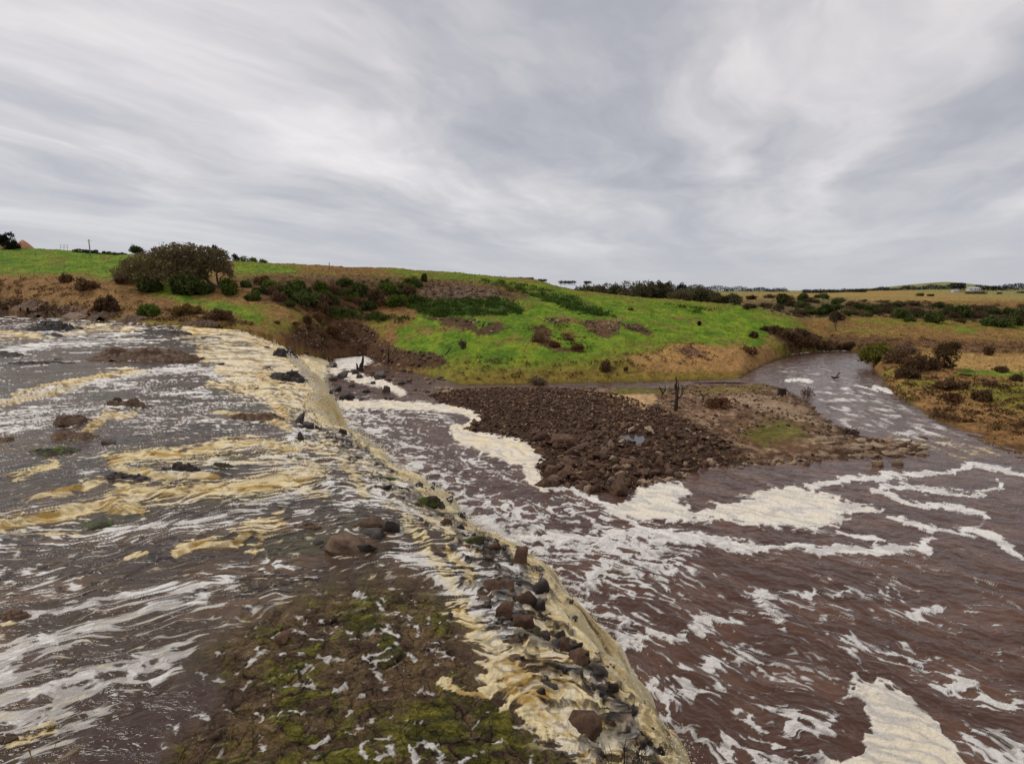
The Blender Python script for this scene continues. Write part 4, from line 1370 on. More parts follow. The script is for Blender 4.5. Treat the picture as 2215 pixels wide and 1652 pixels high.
def build_ledge_rocks():
    O = outcrop
    O(172, 745, 415, 790, M_SLAB, 'broad layered brown rock shelf standing dry in the far upper river', deep=.42, layers=7, hk=1.15)
    O(55, 697, 170, 722, M_WET, 'dark broken rock shelf between two yellow rapids near the far bank', deep=.5, layers=4, hk=1.5)
    O(88, 716, 130, 733, M_WET, 'small dark rock shelf under yellow rapids near the far bank', deep=.6)
    O(308, 709, 402, 728, M_WET, 'dark rubbly rock shelf beside the start of the far yellow fall', deep=.5)
    O(-30, 756, 40, 774, M_WET, 'dark rock shelf cut by the left edge of the photo', deep=.5)
    O(5, 778, 155, 790, M_WET, 'long thin line of black rock awash left of the layered shelf', deep=.14)
    O(222, 858, 318, 890, M_SLAB, 'brown rock shelf with black undercut face above a small yellow fall', deep=.34, layers=3, hk=1.2)
    O(112, 884, 196, 928, M_SLAB, 'brown ridged rock shelf stepping down in the left river', deep=.6, layers=4)
    O(110, 926, 206, 955, M_SLAB, 'tan topped flat rock shelf in the left river', deep=.4, layers=4)
    O(-12, 940, 30, 958, M_SLAB, 'square brown rock shelf on the left edge of the river', deep=.6)
    O(332, 1000, 440, 1034, M_WET, 'black blocky rock shelf with a vertical face amid yellow rapids', deep=.3, layers=2, hk=1.4)
    O(428, 994, 502, 1020, M_MOSSY, 'mossy end of the black rock shelf amid yellow rapids', deep=.35, layers=3)
    O(212, 1014, 316, 1048, M_WET, 'low dark rock shelf washed over by yellow rapids', deep=.4, layers=3, hk=.8)
    O(60, 960, 165, 985, M_MOSSY, 'flat green mossy rock shelf awash in the left river', deep=.45, hk=.7)
    O(580, 792, 660, 834, M_WET, 'dark brown rocky hump on the lip beside the far yellow fall', deep=.55, layers=5)
    O(590, 742, 640, 782, M_WET, 'streaked black rock rib showing through the top of the far fall', deep=.4, layers=5)
    O(480, 880, 618, 915, M_SLAB, 'flat brown rock shelf above the middle of the falls', deep=.3, layers=4, hk=.7)
    O(-40, 1316, 58, 1346, M_SLAB, 'pale flat slab edge at the left of the foam rafts', deep=.35, layers=2)
    O(-40, 1580, 50, 1616, M_SLAB, 'brown slab edge in foam at the lower left corner', deep=.4, layers=2)
    O(620, 1120, 700, 1150, M_SLAB, 'low brown rock shelf just breaking the dark water', deep=.5, layers=2, hk=.5)
    R = rock
    R(764, 1104, 834, 1148, M_SLAB, 'slab', 'pale topped flat boulder at the back of the mid river rock group')
    R(776, 1130, 842, 1168, M_WET, 'block', 'dark wedge boulder in the middle of the mid river rock group')
    R(690, 1150, 806, 1200, M_SLAB, 'slab', 'big tan and brown flat boulder at the front of the mid river rock group')
    R(672, 1168, 696, 1184, M_WET, 'boulder', 'small dark boulder left of the big tan flat boulder')
    R(822, 1116, 864, 1156, M_WET, 'boulder', 'dark boulder at the right end of the mid river rock group')
    R(760, 1168, 812, 1196, M_WET, 'block', 'dark block leaning on the big tan flat boulder')
    R(183, 1122, 232, 1144, M_MOSSY, 'boulder', 'round brown boulder ringed by white foam in the left river')
    R(606, 1348, 630, 1367, M_SLAB, 'boulder', 'brown boulder above the mossy bed with water around it')
    R(586, 1365, 626, 1394, M_BASALT, 'boulder', 'rounded brown boulder second in line on the mossy bed')
    R(966, 1320, 986, 1340, M_WET, 'block', 'small black rock left of the thick white foam of the cascade')
    R(216, 946, 252, 965, M_WET, 'block', 'dark leaning rock beside a smooth patch of white water')
    R(120, 672, 202, 691, M_SLAB, 'boulder', 'large rounded brown boulder on the far left bank', surf=None)
    for (a, b, c_, d, lab) in ((-80, 652, 40, 686, 'pale brown bedded ledge at the far left river edge'), (30, 648, 130, 672, 'brown ledge on the far left bank behind the boulder'), (60, 668, 130, 690, 'low brown ledge at the water left of the large rounded boulder'),
                              (190, 672, 262, 694, 'brown ledge below the large bare bush'), (255, 680, 320, 699, 'small dark ledge at the water left of the bright green bush'), (395, 690, 470, 706, 'row of pale stones at the edge of the far upper river')):
        O(a, b, c_, d, M_SLAB, lab, surf=None, deep=.5, layers=4, hk=1.3)
    g1 = 'rocks along the lip of the falls'
    for r in LIP_ROCKS:
        R(*r, group=g1)
    rc_ = np.random.RandomState(19)
    for r in LIP_ROCKS:
        w = (r[2] - r[0]) * .5
        for k in range(1):
            q = w * rc_.uniform(.35, .62)
            uc = (r[0] + r[2]) / 2 + rc_.uniform(-1.3, 1.0) * w
            vb = r[3] + rc_.uniform(-.5, .35) * w
            R(uc - q, vb - q * rc_.uniform(.8, 1.5), uc + q, vb, (M_WET, M_WET, M_BASALT)[rc_.randint(0, 3)], ('block', 'boulder')[rc_.randint(0, 2)], 'small broken rock wedged among the bigger boulders of the lip', group='small broken rocks of the lip')
    for i in range(46):
        v = rc_.uniform(960, 1640)
        u = np.interp(v, [930, 1050, 1130, 1190, 1280, 1380, 1460, 1540, 1640], [770, 905, 980, 1075, 1175, 1235, 1310, 1370, 1420]) + rc_.uniform(-6, 42)
        q = rc_.uniform(5, 13) * (.5 + (v - 900) / 900)
        R(u - q, v - q * 1.3, u + q, v, M_WET, ('block', 'boulder', 'slab')[rc_.randint(0, 3)], 'black wet rock standing in the yellow water pouring over the lip', group='wet rocks in the falling water')
    rs = np.random.RandomState(4)
    for i in range(50):     # small rocks breaking the rapids of the whole ledge
        k = rs.randint(0, 3)
        if k == 0:
            u, v = rs.uniform(440, 660), rs.uniform(740, 900)
        elif k == 1:
            u, v = rs.uniform(-10, 560), rs.uniform(705, 860)
        else:
            u, v = rs.uniform(1040, 1300), rs.uniform(1330, 1600)
        if k == 2 and not (0 < (u - (1010 + (v - 1300) * .75)) < 170):
            continue
        w = rs.uniform(5, 13) * (.7 + (v - 700) / 600)
        R(u - w, v - w * .7, u + w, v, M_WET, 'slab' if k < 2 else 'block', ['small black rock awash among the rapids beside the far fall', 'small black rock awash in the far upper river', 'small black rock poking through the lower yellow cascade'][k],
          group=['small rocks beside the far fall', 'small rocks of the far upper river', 'small rocks of the lower cascade'][k])


build_ledge_rocks()


def low_surf(x, y):
    return np.maximum(ground_z(x, y, False), ZP)


def build_far_rocks():
    g1 = 'boulders in the white water at the far fall foot'
    for r in [(722, 799, 752, 820), (708, 812, 729, 824), (770, 806, 786, 820), (722, 831, 737, 847), (700, 838, 719, 857), (735, 842, 764, 866), (752, 828, 768, 838), (806, 801, 836, 820), (826, 831, 844, 850),
              (704, 786, 726, 796), (828, 856, 838, 865), (840, 855, 853, 866), (785, 838, 800, 850), (774, 858, 786, 868), (760, 796, 776, 810), (860, 820, 876, 832), (800, 822, 812, 832)]:
        rock(*r, M_WET, 'boulder', 'dark round boulder in the white water below the far fall', surf=low_surf, group=g1)
    rs = np.random.RandomState(15)
    for i in range(90):
        u = rs.uniform(790, 1010)
        v = rs.uniform(790, 852)
        if v < 785 + (u - 800) * .22 or v > 815 + (u - 790) * .28:
            continue
        w = rs.uniform(3, 8)
        rock(u - w, v - w * 1.1, u + w, v, M_TAN if rs.rand() < .45 else M_BASALT, 'boulder', 'stone on the rubble shore between the far fall and the grass', surf=low_surf, group='stones on the far rubble shore', name='stone', cat='stone')
    # stones of the riffle and of the bar's shore
    rock(1736, 992, 1752, 1006, M_TAN, 'boulder', 'pale square stone on the shore of the bar', surf=low_surf)
    rock(1886, 990, 1912, 1010, M_TAN, 'block', 'tan block alone in the water off the tip of the bar', surf=low_surf)
    rock(1933, 992, 1952, 1006, M_TAN, 'boulder', 'small tan stone in water right of the lone tan block', surf=low_surf)
    for i in range(170):
        k = rs.rand()
        if k < .6:
            u = rs.uniform(1770, 2015)
            v = rs.uniform(950, 992) - (u - 1900) * .0
            w = rs.uniform(6, 14)
            lab, grp = 'pale flat stone in the shallow riffle off the bar tip', 'stones of the riffle'
        else:
            u = rs.uniform(1385, 1760)
            v = np.interp(u, [1385, 1480, 1540, 1650, 1760], [1056, 1030, 1014, 1006, 1000]) + rs.uniform(-9, 3)
            w = rs.uniform(4, 11) * (1.3 if u < 1500 else .8)
            lab, grp = 'pale stone along the waterline of the bar', 'stones at the waterline of the bar'
        rock(u - w, v - w * .75, u + w, v, M_TAN if rs.rand() < .8 else M_BASALT, 'slab' if rs.rand() < .6 else 'boulder', lab, surf=low_surf, group=grp, name='stone', cat='stone')


build_far_rocks()


def build_heap():
    rs = np.random.RandomState(21)
    hp = np.array(HEAP)
    lo, hi = hp.min(0), hp.max(0)
    big = [(1164, 1030, 1208, 1055, M_BASALT, 'boulder', 'brown curved boulder at the foam edge of the heap'), (1168, 983, 1216, 1020, M_BASALT, 'block', 'large dark leaning block above the foam'),
           (1178, 1000, 1206, 1024, M_BASALT, 'boulder', 'brown boulder beside the large leaning block'), (1232, 1038, 1290, 1076 - 20, M_BASALT, 'block', 'big flat faced red brown block near the water'),
           (1222, 945, 1276, 975, M_TAN, 'slab', 'large tan slab lying on the heap'), (1306, 948, 1330, 968, M_TAN, 'slab', 'tilted tan slab right of the puddle'),
           (1148, 925, 1190, 955, M_BASALT, 'block', 'big grey brown block on the upper heap'), (1192, 930, 1246, 965, M_BASALT, 'boulder', 'wide brown boulder in the middle of the heap'),
           (1208, 985, 1260, 1010, M_BASALT, 'slab', 'broad brown slab above the red brown block'), (1256, 1008, 1290, 1045, M_BASALT, 'block', 'square reddish block low on the heap'),
           (1330, 1018, 1366, 1048, M_BASALT, 'block', 'brown block overhanging the water'), (1258, 1050, 1282, 1066, M_TAN, 'block', 'pale brown block standing in the water'),
           (1370, 1030, 1400, 1048, M_TAN, 'slab', 'tan slab at the edge of the white foam sheet'), (1320, 1035, 1356, 1072, M_BASALT, 'boulder', 'dark wet boulder at the lowest point of the heap')]
    for b in big:
        rock(*b, surf=low_surf, group='boulders in the heap on the bar', name='boulder', cat='boulder')
    pts = []
    while len(pts) < 6600:
        c = lo + rs.rand(20000, 2) * (hi - lo)
        c = c[inside(c[:, 0], c[:, 1], HEAP)]
        pts.extend(c.tolist())
    P = np.array(pts[:6600])
    P = P[np.hypot((P[:, 0] - PUD[0]) / 1.4, (P[:, 1] - PUD[1]) / 2.1) > 1]
    U_, V_ = proj(P[:, 0], P[:, 1], np.full(len(P), -9.2))
    near = sstep(880, 1040, V_)
    size = .13 + .24 * rs.rand(len(P)) ** 2.4 + (rs.rand(len(P)) < .09) * rs.rand(len(P)) * .34 * (.4 + near)
    Z = ground_z(P[:, 0], P[:, 1])
    order = np.argsort(-size / P[:, 1])
    labs = ['brown angular boulder in the upper rock heap on the bar', 'brown angular boulder near the foam side of the rock heap', 'brown angular boulder at the inland side of the rock heap']
    for i in order[:280]:
        mat = M_BASALT if rs.rand() < .9 else M_TAN
        o = bpy.data.objects.new('boulder', rock_mesh(mat, ('boulder', 'block', 'slab')[rs.randint(0, 3)], int(rs.randint(0, 8))))
        COL.objects.link(o)
        s = size[i] * 1.25
        o.location = (P[i, 0], P[i, 1], Z[i] + s * .30)
        o.scale = (s * rs.uniform(.8, 1.3), s * rs.uniform(.8, 1.2), s * rs.uniform(.75, 1.1))
        o.rotation_euler = tuple(rs.uniform(-.6, .6, 2)) + (rs.uniform(0, 6.28),)
        k = 0 if V_[i] < 890 else (1 if U_[i] < 1260 else 2)
        tag(o, labs[k], 'boulder', 'boulders in the heap on the bar')
    rest = order[280:]
    scatter_stones('rubble', P[rest], Z[rest], size[rest], rs, M_STONES, 'small brown angular rubble filling the heap on the bar', 'rubble')
    # sparse stones on the muddy part of the bar and pebbles on its far shore
    br = np.array(BAR)
    lo, hi = br.min(0), br.max(0)
    c = lo + rs.rand(16000, 2) * (hi - lo)
    c = c[inside(c[:, 0], c[:, 1], BAR) & ~inside(c[:, 0], c[:, 1], HEAP)]
    U2, V2 = proj(c[:, 0], c[:, 1], np.full(len(c), -9.2))
    dn_ = fbm(c[:, 0] * .12, c[:, 1] * .12, 3, 55)
    ok = (dn_ + sstep(940, 1000, V2) * .8 + sstep(1560, 1380, U2) * .7 - .12 + .25 * rs.randn(len(c)) > 0) & ~((V2 < 880) & (U2 > 1290) & (U2 < 1430))
    c = c[ok][:8500]
    sz = .08 + .30 * rs.rand(len(c)) ** 3.5
    scatter_stones('gravel', c, ground_z(c[:, 0], c[:, 1]), sz, rs, M_STONES2, 'loose stones and gravel scattered over the muddy bar', 'gravel')
    # stones in the soil scars and the scarp of the hillside
    u = []
    for poly, n in (([(915, 690), (1020, 694), (1100, 704), (1060, 726), (1015, 712)], 70), ([(1262, 690), (1340, 700), (1340, 725), (1270, 720)], 90), ([(1330, 695), (1412, 716), (1362, 714)], 60),
                    ([(700, 700), (770, 692), (850, 745), (960, 770), (900, 800), (780, 780)], 260), ([(910, 615), (1080, 625), (1090, 645), (920, 640)], 170), ([(740, 625), (820, 690), (770, 700)], 80),
                    ([(1160, 690), (1236, 692), (1200, 701)], 40), ([(1455, 757), (1490, 752), (1530, 765), (1500, 775)], 30), ([(-60, 655), (130, 655), (230, 690), (-60, 690)], 260), ([(620, 735), (700, 765), (720, 740), (660, 700)], 130)):
        pa = np.array(poly, float)
        q = pa.min(0) + rs.rand(n * 8, 2) * (pa.max(0) - pa.min(0))
        u.extend(q[inside(q[:, 0], q[:, 1], poly)][:n].tolist())
    hp_ = np.array([hit(a, b) for a, b in u])
    hp_ = hp_[hp_[:, 1] < 300]
    scatter_stones('scree', hp_[:, :2], ground_z(hp_[:, 0], hp_[:, 1]), .16 + .55 * rs.rand(len(hp_)) ** 2, rs, M_STONES2, 'brown stones strewn over the bare scars of the grassy hill', 'scree')


def scatter_stones(name, P, Z, size, rs, mat, label, cat):
    Vs, Qs, Cs = [], [], []
    sh = [rock_shape(300 + k, 0, 11, (1, .85, .75), 0) for k in range(8)]
    n0 = 0
    tint = rs.rand(len(P))
    for i in range(len(P)):
        V, Q = sh[i % 8]
        a, b, c_ = rs.uniform(0, 6.28), rs.uniform(-.5, .5), rs.uniform(.75, 1.2)
        ca, sa = math.cos(a), math.sin(a)
        s = size[i]
        x, y, z = V[:, 0] * c_, V[:, 1], V[:, 2] + b * V[:, 0] * .5
        Vs.append(np.stack([P[i, 0] + s * (ca * x - sa * y), P[i, 1] + s * (sa * x + ca * y), Z[i] + s * (z + .25)], -1))
        Qs.append(Q + n0)
        t = tint[i]
        Cs.append(np.full(len(V), t))
        n0 += len(V)
    o = mesh_np(name, np.concatenate(Vs), np.concatenate(Qs), mat, None, {'Tint': np.concatenate(Cs)}, smooth=False)
    tag(o, label, cat, None, 'stuff')


def mat_stones(name, stops):
    m = bpy.data.materials.new(name)
    m.use_nodes = True
    t = NT(m.node_tree)
    a = t.n('ShaderNodeAttribute', attribute_name='Tint').outputs['Fac']
    c = t.ramp(a, stops)
    geo = t.n('ShaderNodeNewGeometry').outputs['Position']
    nz = t.n('ShaderNodeTexNoise', {'Vector': geo, 'Scale': 5.0, 'Detail': 5.0, 'Roughness': .7}).outputs['Fac']
    c = t.n('ShaderNodeVectorMath', {0: c, 1: t.math('ADD', t.math('MULTIPLY', nz, 1.3), .35)}, operation='MULTIPLY').outputs[0]
    bp = t.n('ShaderNodeBump', {'Height': nz, 'Strength': .5, 'Distance': .08}).outputs[0]
    p = t.n('ShaderNodeBsdfPrincipled', {'Base Color': c, 'Roughness': .9, 'Normal': bp, 'Specular IOR Level': .12})
    t.n('ShaderNodeOutputMaterial', {'Surface': p.outputs[0]})
    return m


M_STONES = mat_stones('rubble_stone', [(0, (.035, .020, .013)), (.40, (.090, .050, .031)), (.80, (.16, .093, .058)), (1, (.32, .21, .13))])
M_STONES2 = mat_stones('gravel_stone', [(0, (.05, .032, .022)), (.4, (.11, .07, .045)), (.75, (.22, .15, .10)), (1, (.38, .28, .19))])
build_heap()


# puddle on the bar
def build_puddle():
    cx, cy, zc = PUD[0], PUD[1], -9.42
    V = [(cx, cy, zc)]
    n = 24
    for k in range(n):
        a = 2 * math.pi * k / n
        V.append((cx + 1.75 * math.cos(a), cy + 2.6 * math.sin(a), zc))
    T = [(0, 1 + i, 1 + (i + 1) % n) for i in range(n)]
    m = bpy.data.materials.new('still_water')
    m.use_nodes = True
    t = NT(m.node_tree)
    p = t.n('ShaderNodeBsdfPrincipled', {'Base Color': (.05, .04, .035, 1), 'Roughness': .04, 'IOR': 1.33, 'Specular IOR Level': .9})
    t.n('ShaderNodeOutputMaterial', {'Surface': p.outputs[0]})
    o = mesh_np('puddle_water', np.array(V), np.array(T), m, smooth=False)
    tag(o, kind='structure')


build_puddle()


# ------------------------------------------------------------------ plants
def tubes(paths, sides=6):
    """list of (points, radii) -> one mesh"""
    Vs, Qs, n0 = [], [], 0
    for pts, rad in paths:
        pts = np.array(pts, float)
        k = len(pts)
        tan = np.gradient(pts, axis=0)
        tan /= np.linalg.norm(tan, axis=1)[:, None] + 1e-9
        ref = np.array([.3, .9, .31]) if abs(tan[0][2]) > .7 else np.array([0, 0, 1.0])
        a = np.cross(tan, ref)
        a /= np.linalg.norm(a, axis=1)[:, None] + 1e-9
        b = np.cross(tan, a)
        th = np.linspace(0, 2 * np.pi, sides, endpoint=False)
        ring = pts[:, None, :] + np.array(rad)[:, None, None] * (np.cos(th)[None, :, None] * a[:, None, :] + np.sin(th)[None, :, None] * b[:, None, :])
        Vs.append(ring.reshape(-1, 3))
        i = np.arange(k * sides).reshape(k, sides)
        j = np.roll(i, -1, axis=1)
        Qs.append(np.stack([i[:-1], j[:-1], j[1:], i[1:]], -1).reshape(-1, 4) + n0)
        n0 += k * sides
    return np.concatenate(Vs), np.concatenate(Qs)


def branchy(rs, base, tip, r0, r1, n=6, wob=.08):
    base, tip = np.array(base, float), np.array(tip, float)
    L = np.linalg.norm(tip - base)
    t = np.linspace(0, 1, n)
    p = base + (tip - base) * t[:, None]
    p[1:-1] += rs.randn(n - 2, 3) * L * wob
    return p, r0 + (r1 - r0) * t


def leaf_cloud(rs, blobs, n, size, c1, c2, gap=.30, shell=.55, flat=0.0):
    """leaf-sized faces through the volume of the blobs, with gaps"""
    B = np.array(blobs, float)
    vol = B[:, 3] * B[:, 4] * B[:, 5]
    k = rs.choice(len(B), int(n * 1.5), p=vol ** .7 / (vol ** .7).sum())
    d = rs.randn(len(k), 3)
    d /= np.linalg.norm(d, axis=1)[:, None]
    r = shell + (1.06 - shell) * rs.rand(len(k)) ** .6
    r = r * (1 + .45 * (rs.rand(len(k)) < .22) * rs.rand(len(k)))
    R = B[k, 3:6]
    P = B[k, :3] + d * R * r[:, None]
    m = R.mean(1)
    nz = fbm(P[:, 0] * 1.1 / m.mean() * 2.2 + P[:, 2] * .8, P[:, 1] * 1.1 + P[:, 2] * 1.7 / m.mean() * 2, 3, int(rs.randint(0, 999)))
    ok = nz > -gap * 1.0 + rs.rand(len(k)) * .25 - .15
    P, k, d, nz = P[ok][:n], k[ok][:n], d[ok][:n], nz[ok][:n]
    N = len(P)
    ax = rs.randn(N, 3) + d * .8
    ax /= np.linalg.norm(ax, axis=1)[:, None]
    bx = np.cross(ax, rs.randn(N, 3))
    bx /= np.linalg.norm(bx, axis=1)[:, None] + 1e-9
    s = size * (.6 + .8 * rs.rand(N))[:, None]
    V = np.stack([P - ax * s, P + bx * s * .45, P + ax * s, P - bx * s * .45], 1).reshape(-1, 3)
    Q = np.arange(N * 4).reshape(N, 4)
    bt = rs.rand(len(B))[k]
    f = np.clip(.5 * bt + .7 * rs.rand(N) - .02 + .25 * nz, 0, 1)
    C = np.array(c1) + (np.array(c2) - np.array(c1)) * f[:, None]
    return V, Q, np.repeat(C, 4, 0)


def leaf_obj(name, L, parent=None, mat=None):
    return mesh_np(name, L[0], L[1], mat or M_LEAF, L[2], smooth=False, parent=parent)


OLIVE = ((.070, .058, .028), (.185, .145, .075))
DKG = ((.034, .050, .015), (.115, .140, .042))
MIDG = ((.045, .072, .014), (.135, .175, .034))
BRN = ((.060, .034, .020), (.190, .115, .062))
YLG = ((.085, .085, .018), (.190, .180, .040))
BLK = ((.012, .014, .010), (.035, .038, .022))


def dome(rs, w, d, h, k):
    """blobs heaped into a dome of half widths w, d and height h"""
    out = []
    for i in range(k):
        a = rs.uniform(0, 2 * np.pi)
        q = math.sqrt(rs.rand()) * .78
        x, y = math.cos(a) * q * w, math.sin(a) * q * d
        top = h * math.sqrt(max(1 - q * q, 0)) * rs.uniform(.72, 1.0)
        r = rs.uniform(.16, .42) * min(w, h * 1.1)
        zc = max(top - r, r * .5)
        out.append((x, y, zc, r, r, r * .8))
        if zc > r * 1.6:
            out.append((x * .8, y * .8, zc * .5, r, r, r))
    return out


_shrubs = {}


def shrub_mesh(key, cols, n=1500, k=9, aspect=1.0, var=0):
    kk = (key, var)
    if kk not in _shrubs:
        rs = np.random.RandomState(500 + var * 31 + len(key) * 7)
        L = leaf_cloud(rs, dome(rs, rs.uniform(.85, 1.15), rs.uniform(.6, .95), aspect * rs.uniform(.8, 1.1), k + 5), n, .10, cols[0], cols[1], .22, .2)
        st = []
        for i in range(7):
            a = rs.uniform(0, 6.28)
            st.append(branchy(rs, (0, 0, -.1), (math.cos(a) * .6, math.sin(a) * .5, aspect * rs.uniform(.4, .75)), .03, .01, 4))
        _shrubs[kk] = (mesh_np('foliage', L[0], L[1], M_LEAF, L[2], smooth=False, link=False), mesh_np('stems', *tubes(st, 4), M_BARK, link=False))
    return _shrubs[kk]


def shrub(u, v, wpx, hpx, key, cols, label, group=None, y=None, n=1500, name='shrub', surf=None):
    """bush whose foot is seen at survey pixel u, v"""
    if y is None:
        p = hit(u, v, surf)
    else:
        p = aty(u, v, y)
        p[2] = gz(p[0], p[1])
    dep = p[1] * CP - (p[2] - CZ) * SP
    w = wpx / F * dep * .5
    h = hpx / F * dep
    fm, sm_ = shrub_mesh(key, cols, n, var=int(RG.randint(0, 6)))
    o = empty(name, (p[0], p[1] + w * .3, p[2] - .05 * h), RG.uniform(0, 6.28))
    o.scale = (w, w, h)
    for nm, me in (('foliage', fm), ('stems', sm_)):
        c = bpy.data.objects.new(nm, me)
        COL.objects.link(c)
        c.parent = o
    tag(o, label, 'bush', group)
    return o


def tree(name, label, group, base, blobs, trunks, n, leaf, cols, gap=.3, shell=.5, seed=1, cat='tree'):
    rs = np.random.RandomState(seed)
    o = empty(name, base)
    mesh_np('trunk', *tubes(trunks, 7), M_BARK, parent=o)
    leaf_obj('crown', leaf_cloud(rs, blobs, n, leaf, cols[0], cols[1], gap, shell), o)
    tag(o, label, cat, group)
    return o


def build_gum():
    y = 146.0
    p = aty(447, 640, y)
    p[2] = gz(p[0], p[1])
    k = y / F / .99                      # metres per survey pixel there
    rs = np.random.RandomState(3)

    def q(u, v, dy=0):
        w = aty(u, v, y + dy)
        return (w[0] - p[0], dy, w[2] - p[2])
    bl = []
    for (u, v, r, s) in [(262, 588, 18, .8), (285, 575, 20, .8), (300, 590, 18, .8), (318, 562, 22, .8), (335, 580, 22, .9), (345, 548, 20, .7), (365, 545, 22, .7), (370, 570, 26, .9), (392, 540, 18, .7),
                         (400, 562, 26, .9), (385, 590, 22, .8), (422, 548, 20, .7), (432, 570, 24, .9), (418, 590, 20, .8), (448, 556, 20, .8), (462, 574, 20, .8), (476, 560, 18, .8), (486, 578, 16, .9),
                         (470, 545, 14, .6), (445, 538, 12, .6), (484, 548, 9, .6), (352, 600, 22, .7), (320, 604, 18, .6), (290, 606, 14, .6), (495, 590, 10, 1.1), (440, 592, 16, .8), (408, 532, 12, .6), (375, 530, 10, .6)]:
        for dy in (-4, 3):
            c = q(u + rs.uniform(-4, 4), v + rs.uniform(-3, 3), dy + rs.uniform(-2, 2))
            bl.append((*c, r * k, r * k * 1.1, r * k * s * .85))
    tr = []
    base = np.array([0, 0, -.6])
    j1 = np.array(q(462, 612))
    tr.append(branchy(rs, q(474, 626), q(440, 600), .55, .38, 6, .03))
    tr.append(branchy(rs, q(440, 600), q(405, 578), .38, .16, 6, .05))
    tr.append(branchy(rs, q(440, 600), q(432, 560), .28, .10, 6, .05))
    tr.append(branchy(rs, q(474, 626), q(470, 575), .36, .12, 6, .05))
    tr.append(branchy(rs, q(474, 626), q(490, 570), .26, .09, 6, .05))
    tr.append(branchy(rs, q(470, 575), q(480, 545), .16, .05, 5, .06))
    tr.append(branchy(rs, q(470, 580), q(452, 545), .14, .05, 5, .06))
    tr.append(branchy(rs, q(440, 600), q(345, 575), .26, .08, 7, .04))
    tr.append(branchy(rs, q(420, 590), q(375, 545), .2, .06, 6, .05))
    tr.append(branchy(rs, q(474, 642), q(474, 626), .6, .55, 4, .01))
    tree('gum_tree', 'large spreading olive brown gum tree leaning over the grassy far bank', None, tuple(p), bl, tr, 15000, .34, OLIVE, gap=.28, shell=.3, seed=9)
    g_ = 'green bushes under the gum tree'
    shrub(392, 650, 95, 52, 'dkg', DKG, 'dense dark green bush in front of the gum tree trunk', g_, y=136, n=3000)
    shrub(318, 622, 70, 34, 'dkg', DKG, 'low dark green bush under the left of the gum tree', g_, y=140, n=2400)
    shrub(440, 650, 45, 40, 'dkg', DKG, 'small dark bush right of the dense bush under the gum', g_, y=138, n=2000)
    shrub(492, 650, 60, 42, 'mid', MIDG, 'mid green bush at the foot of the leaning gum trunk', g_, y=137, n=2400)


build_gum()


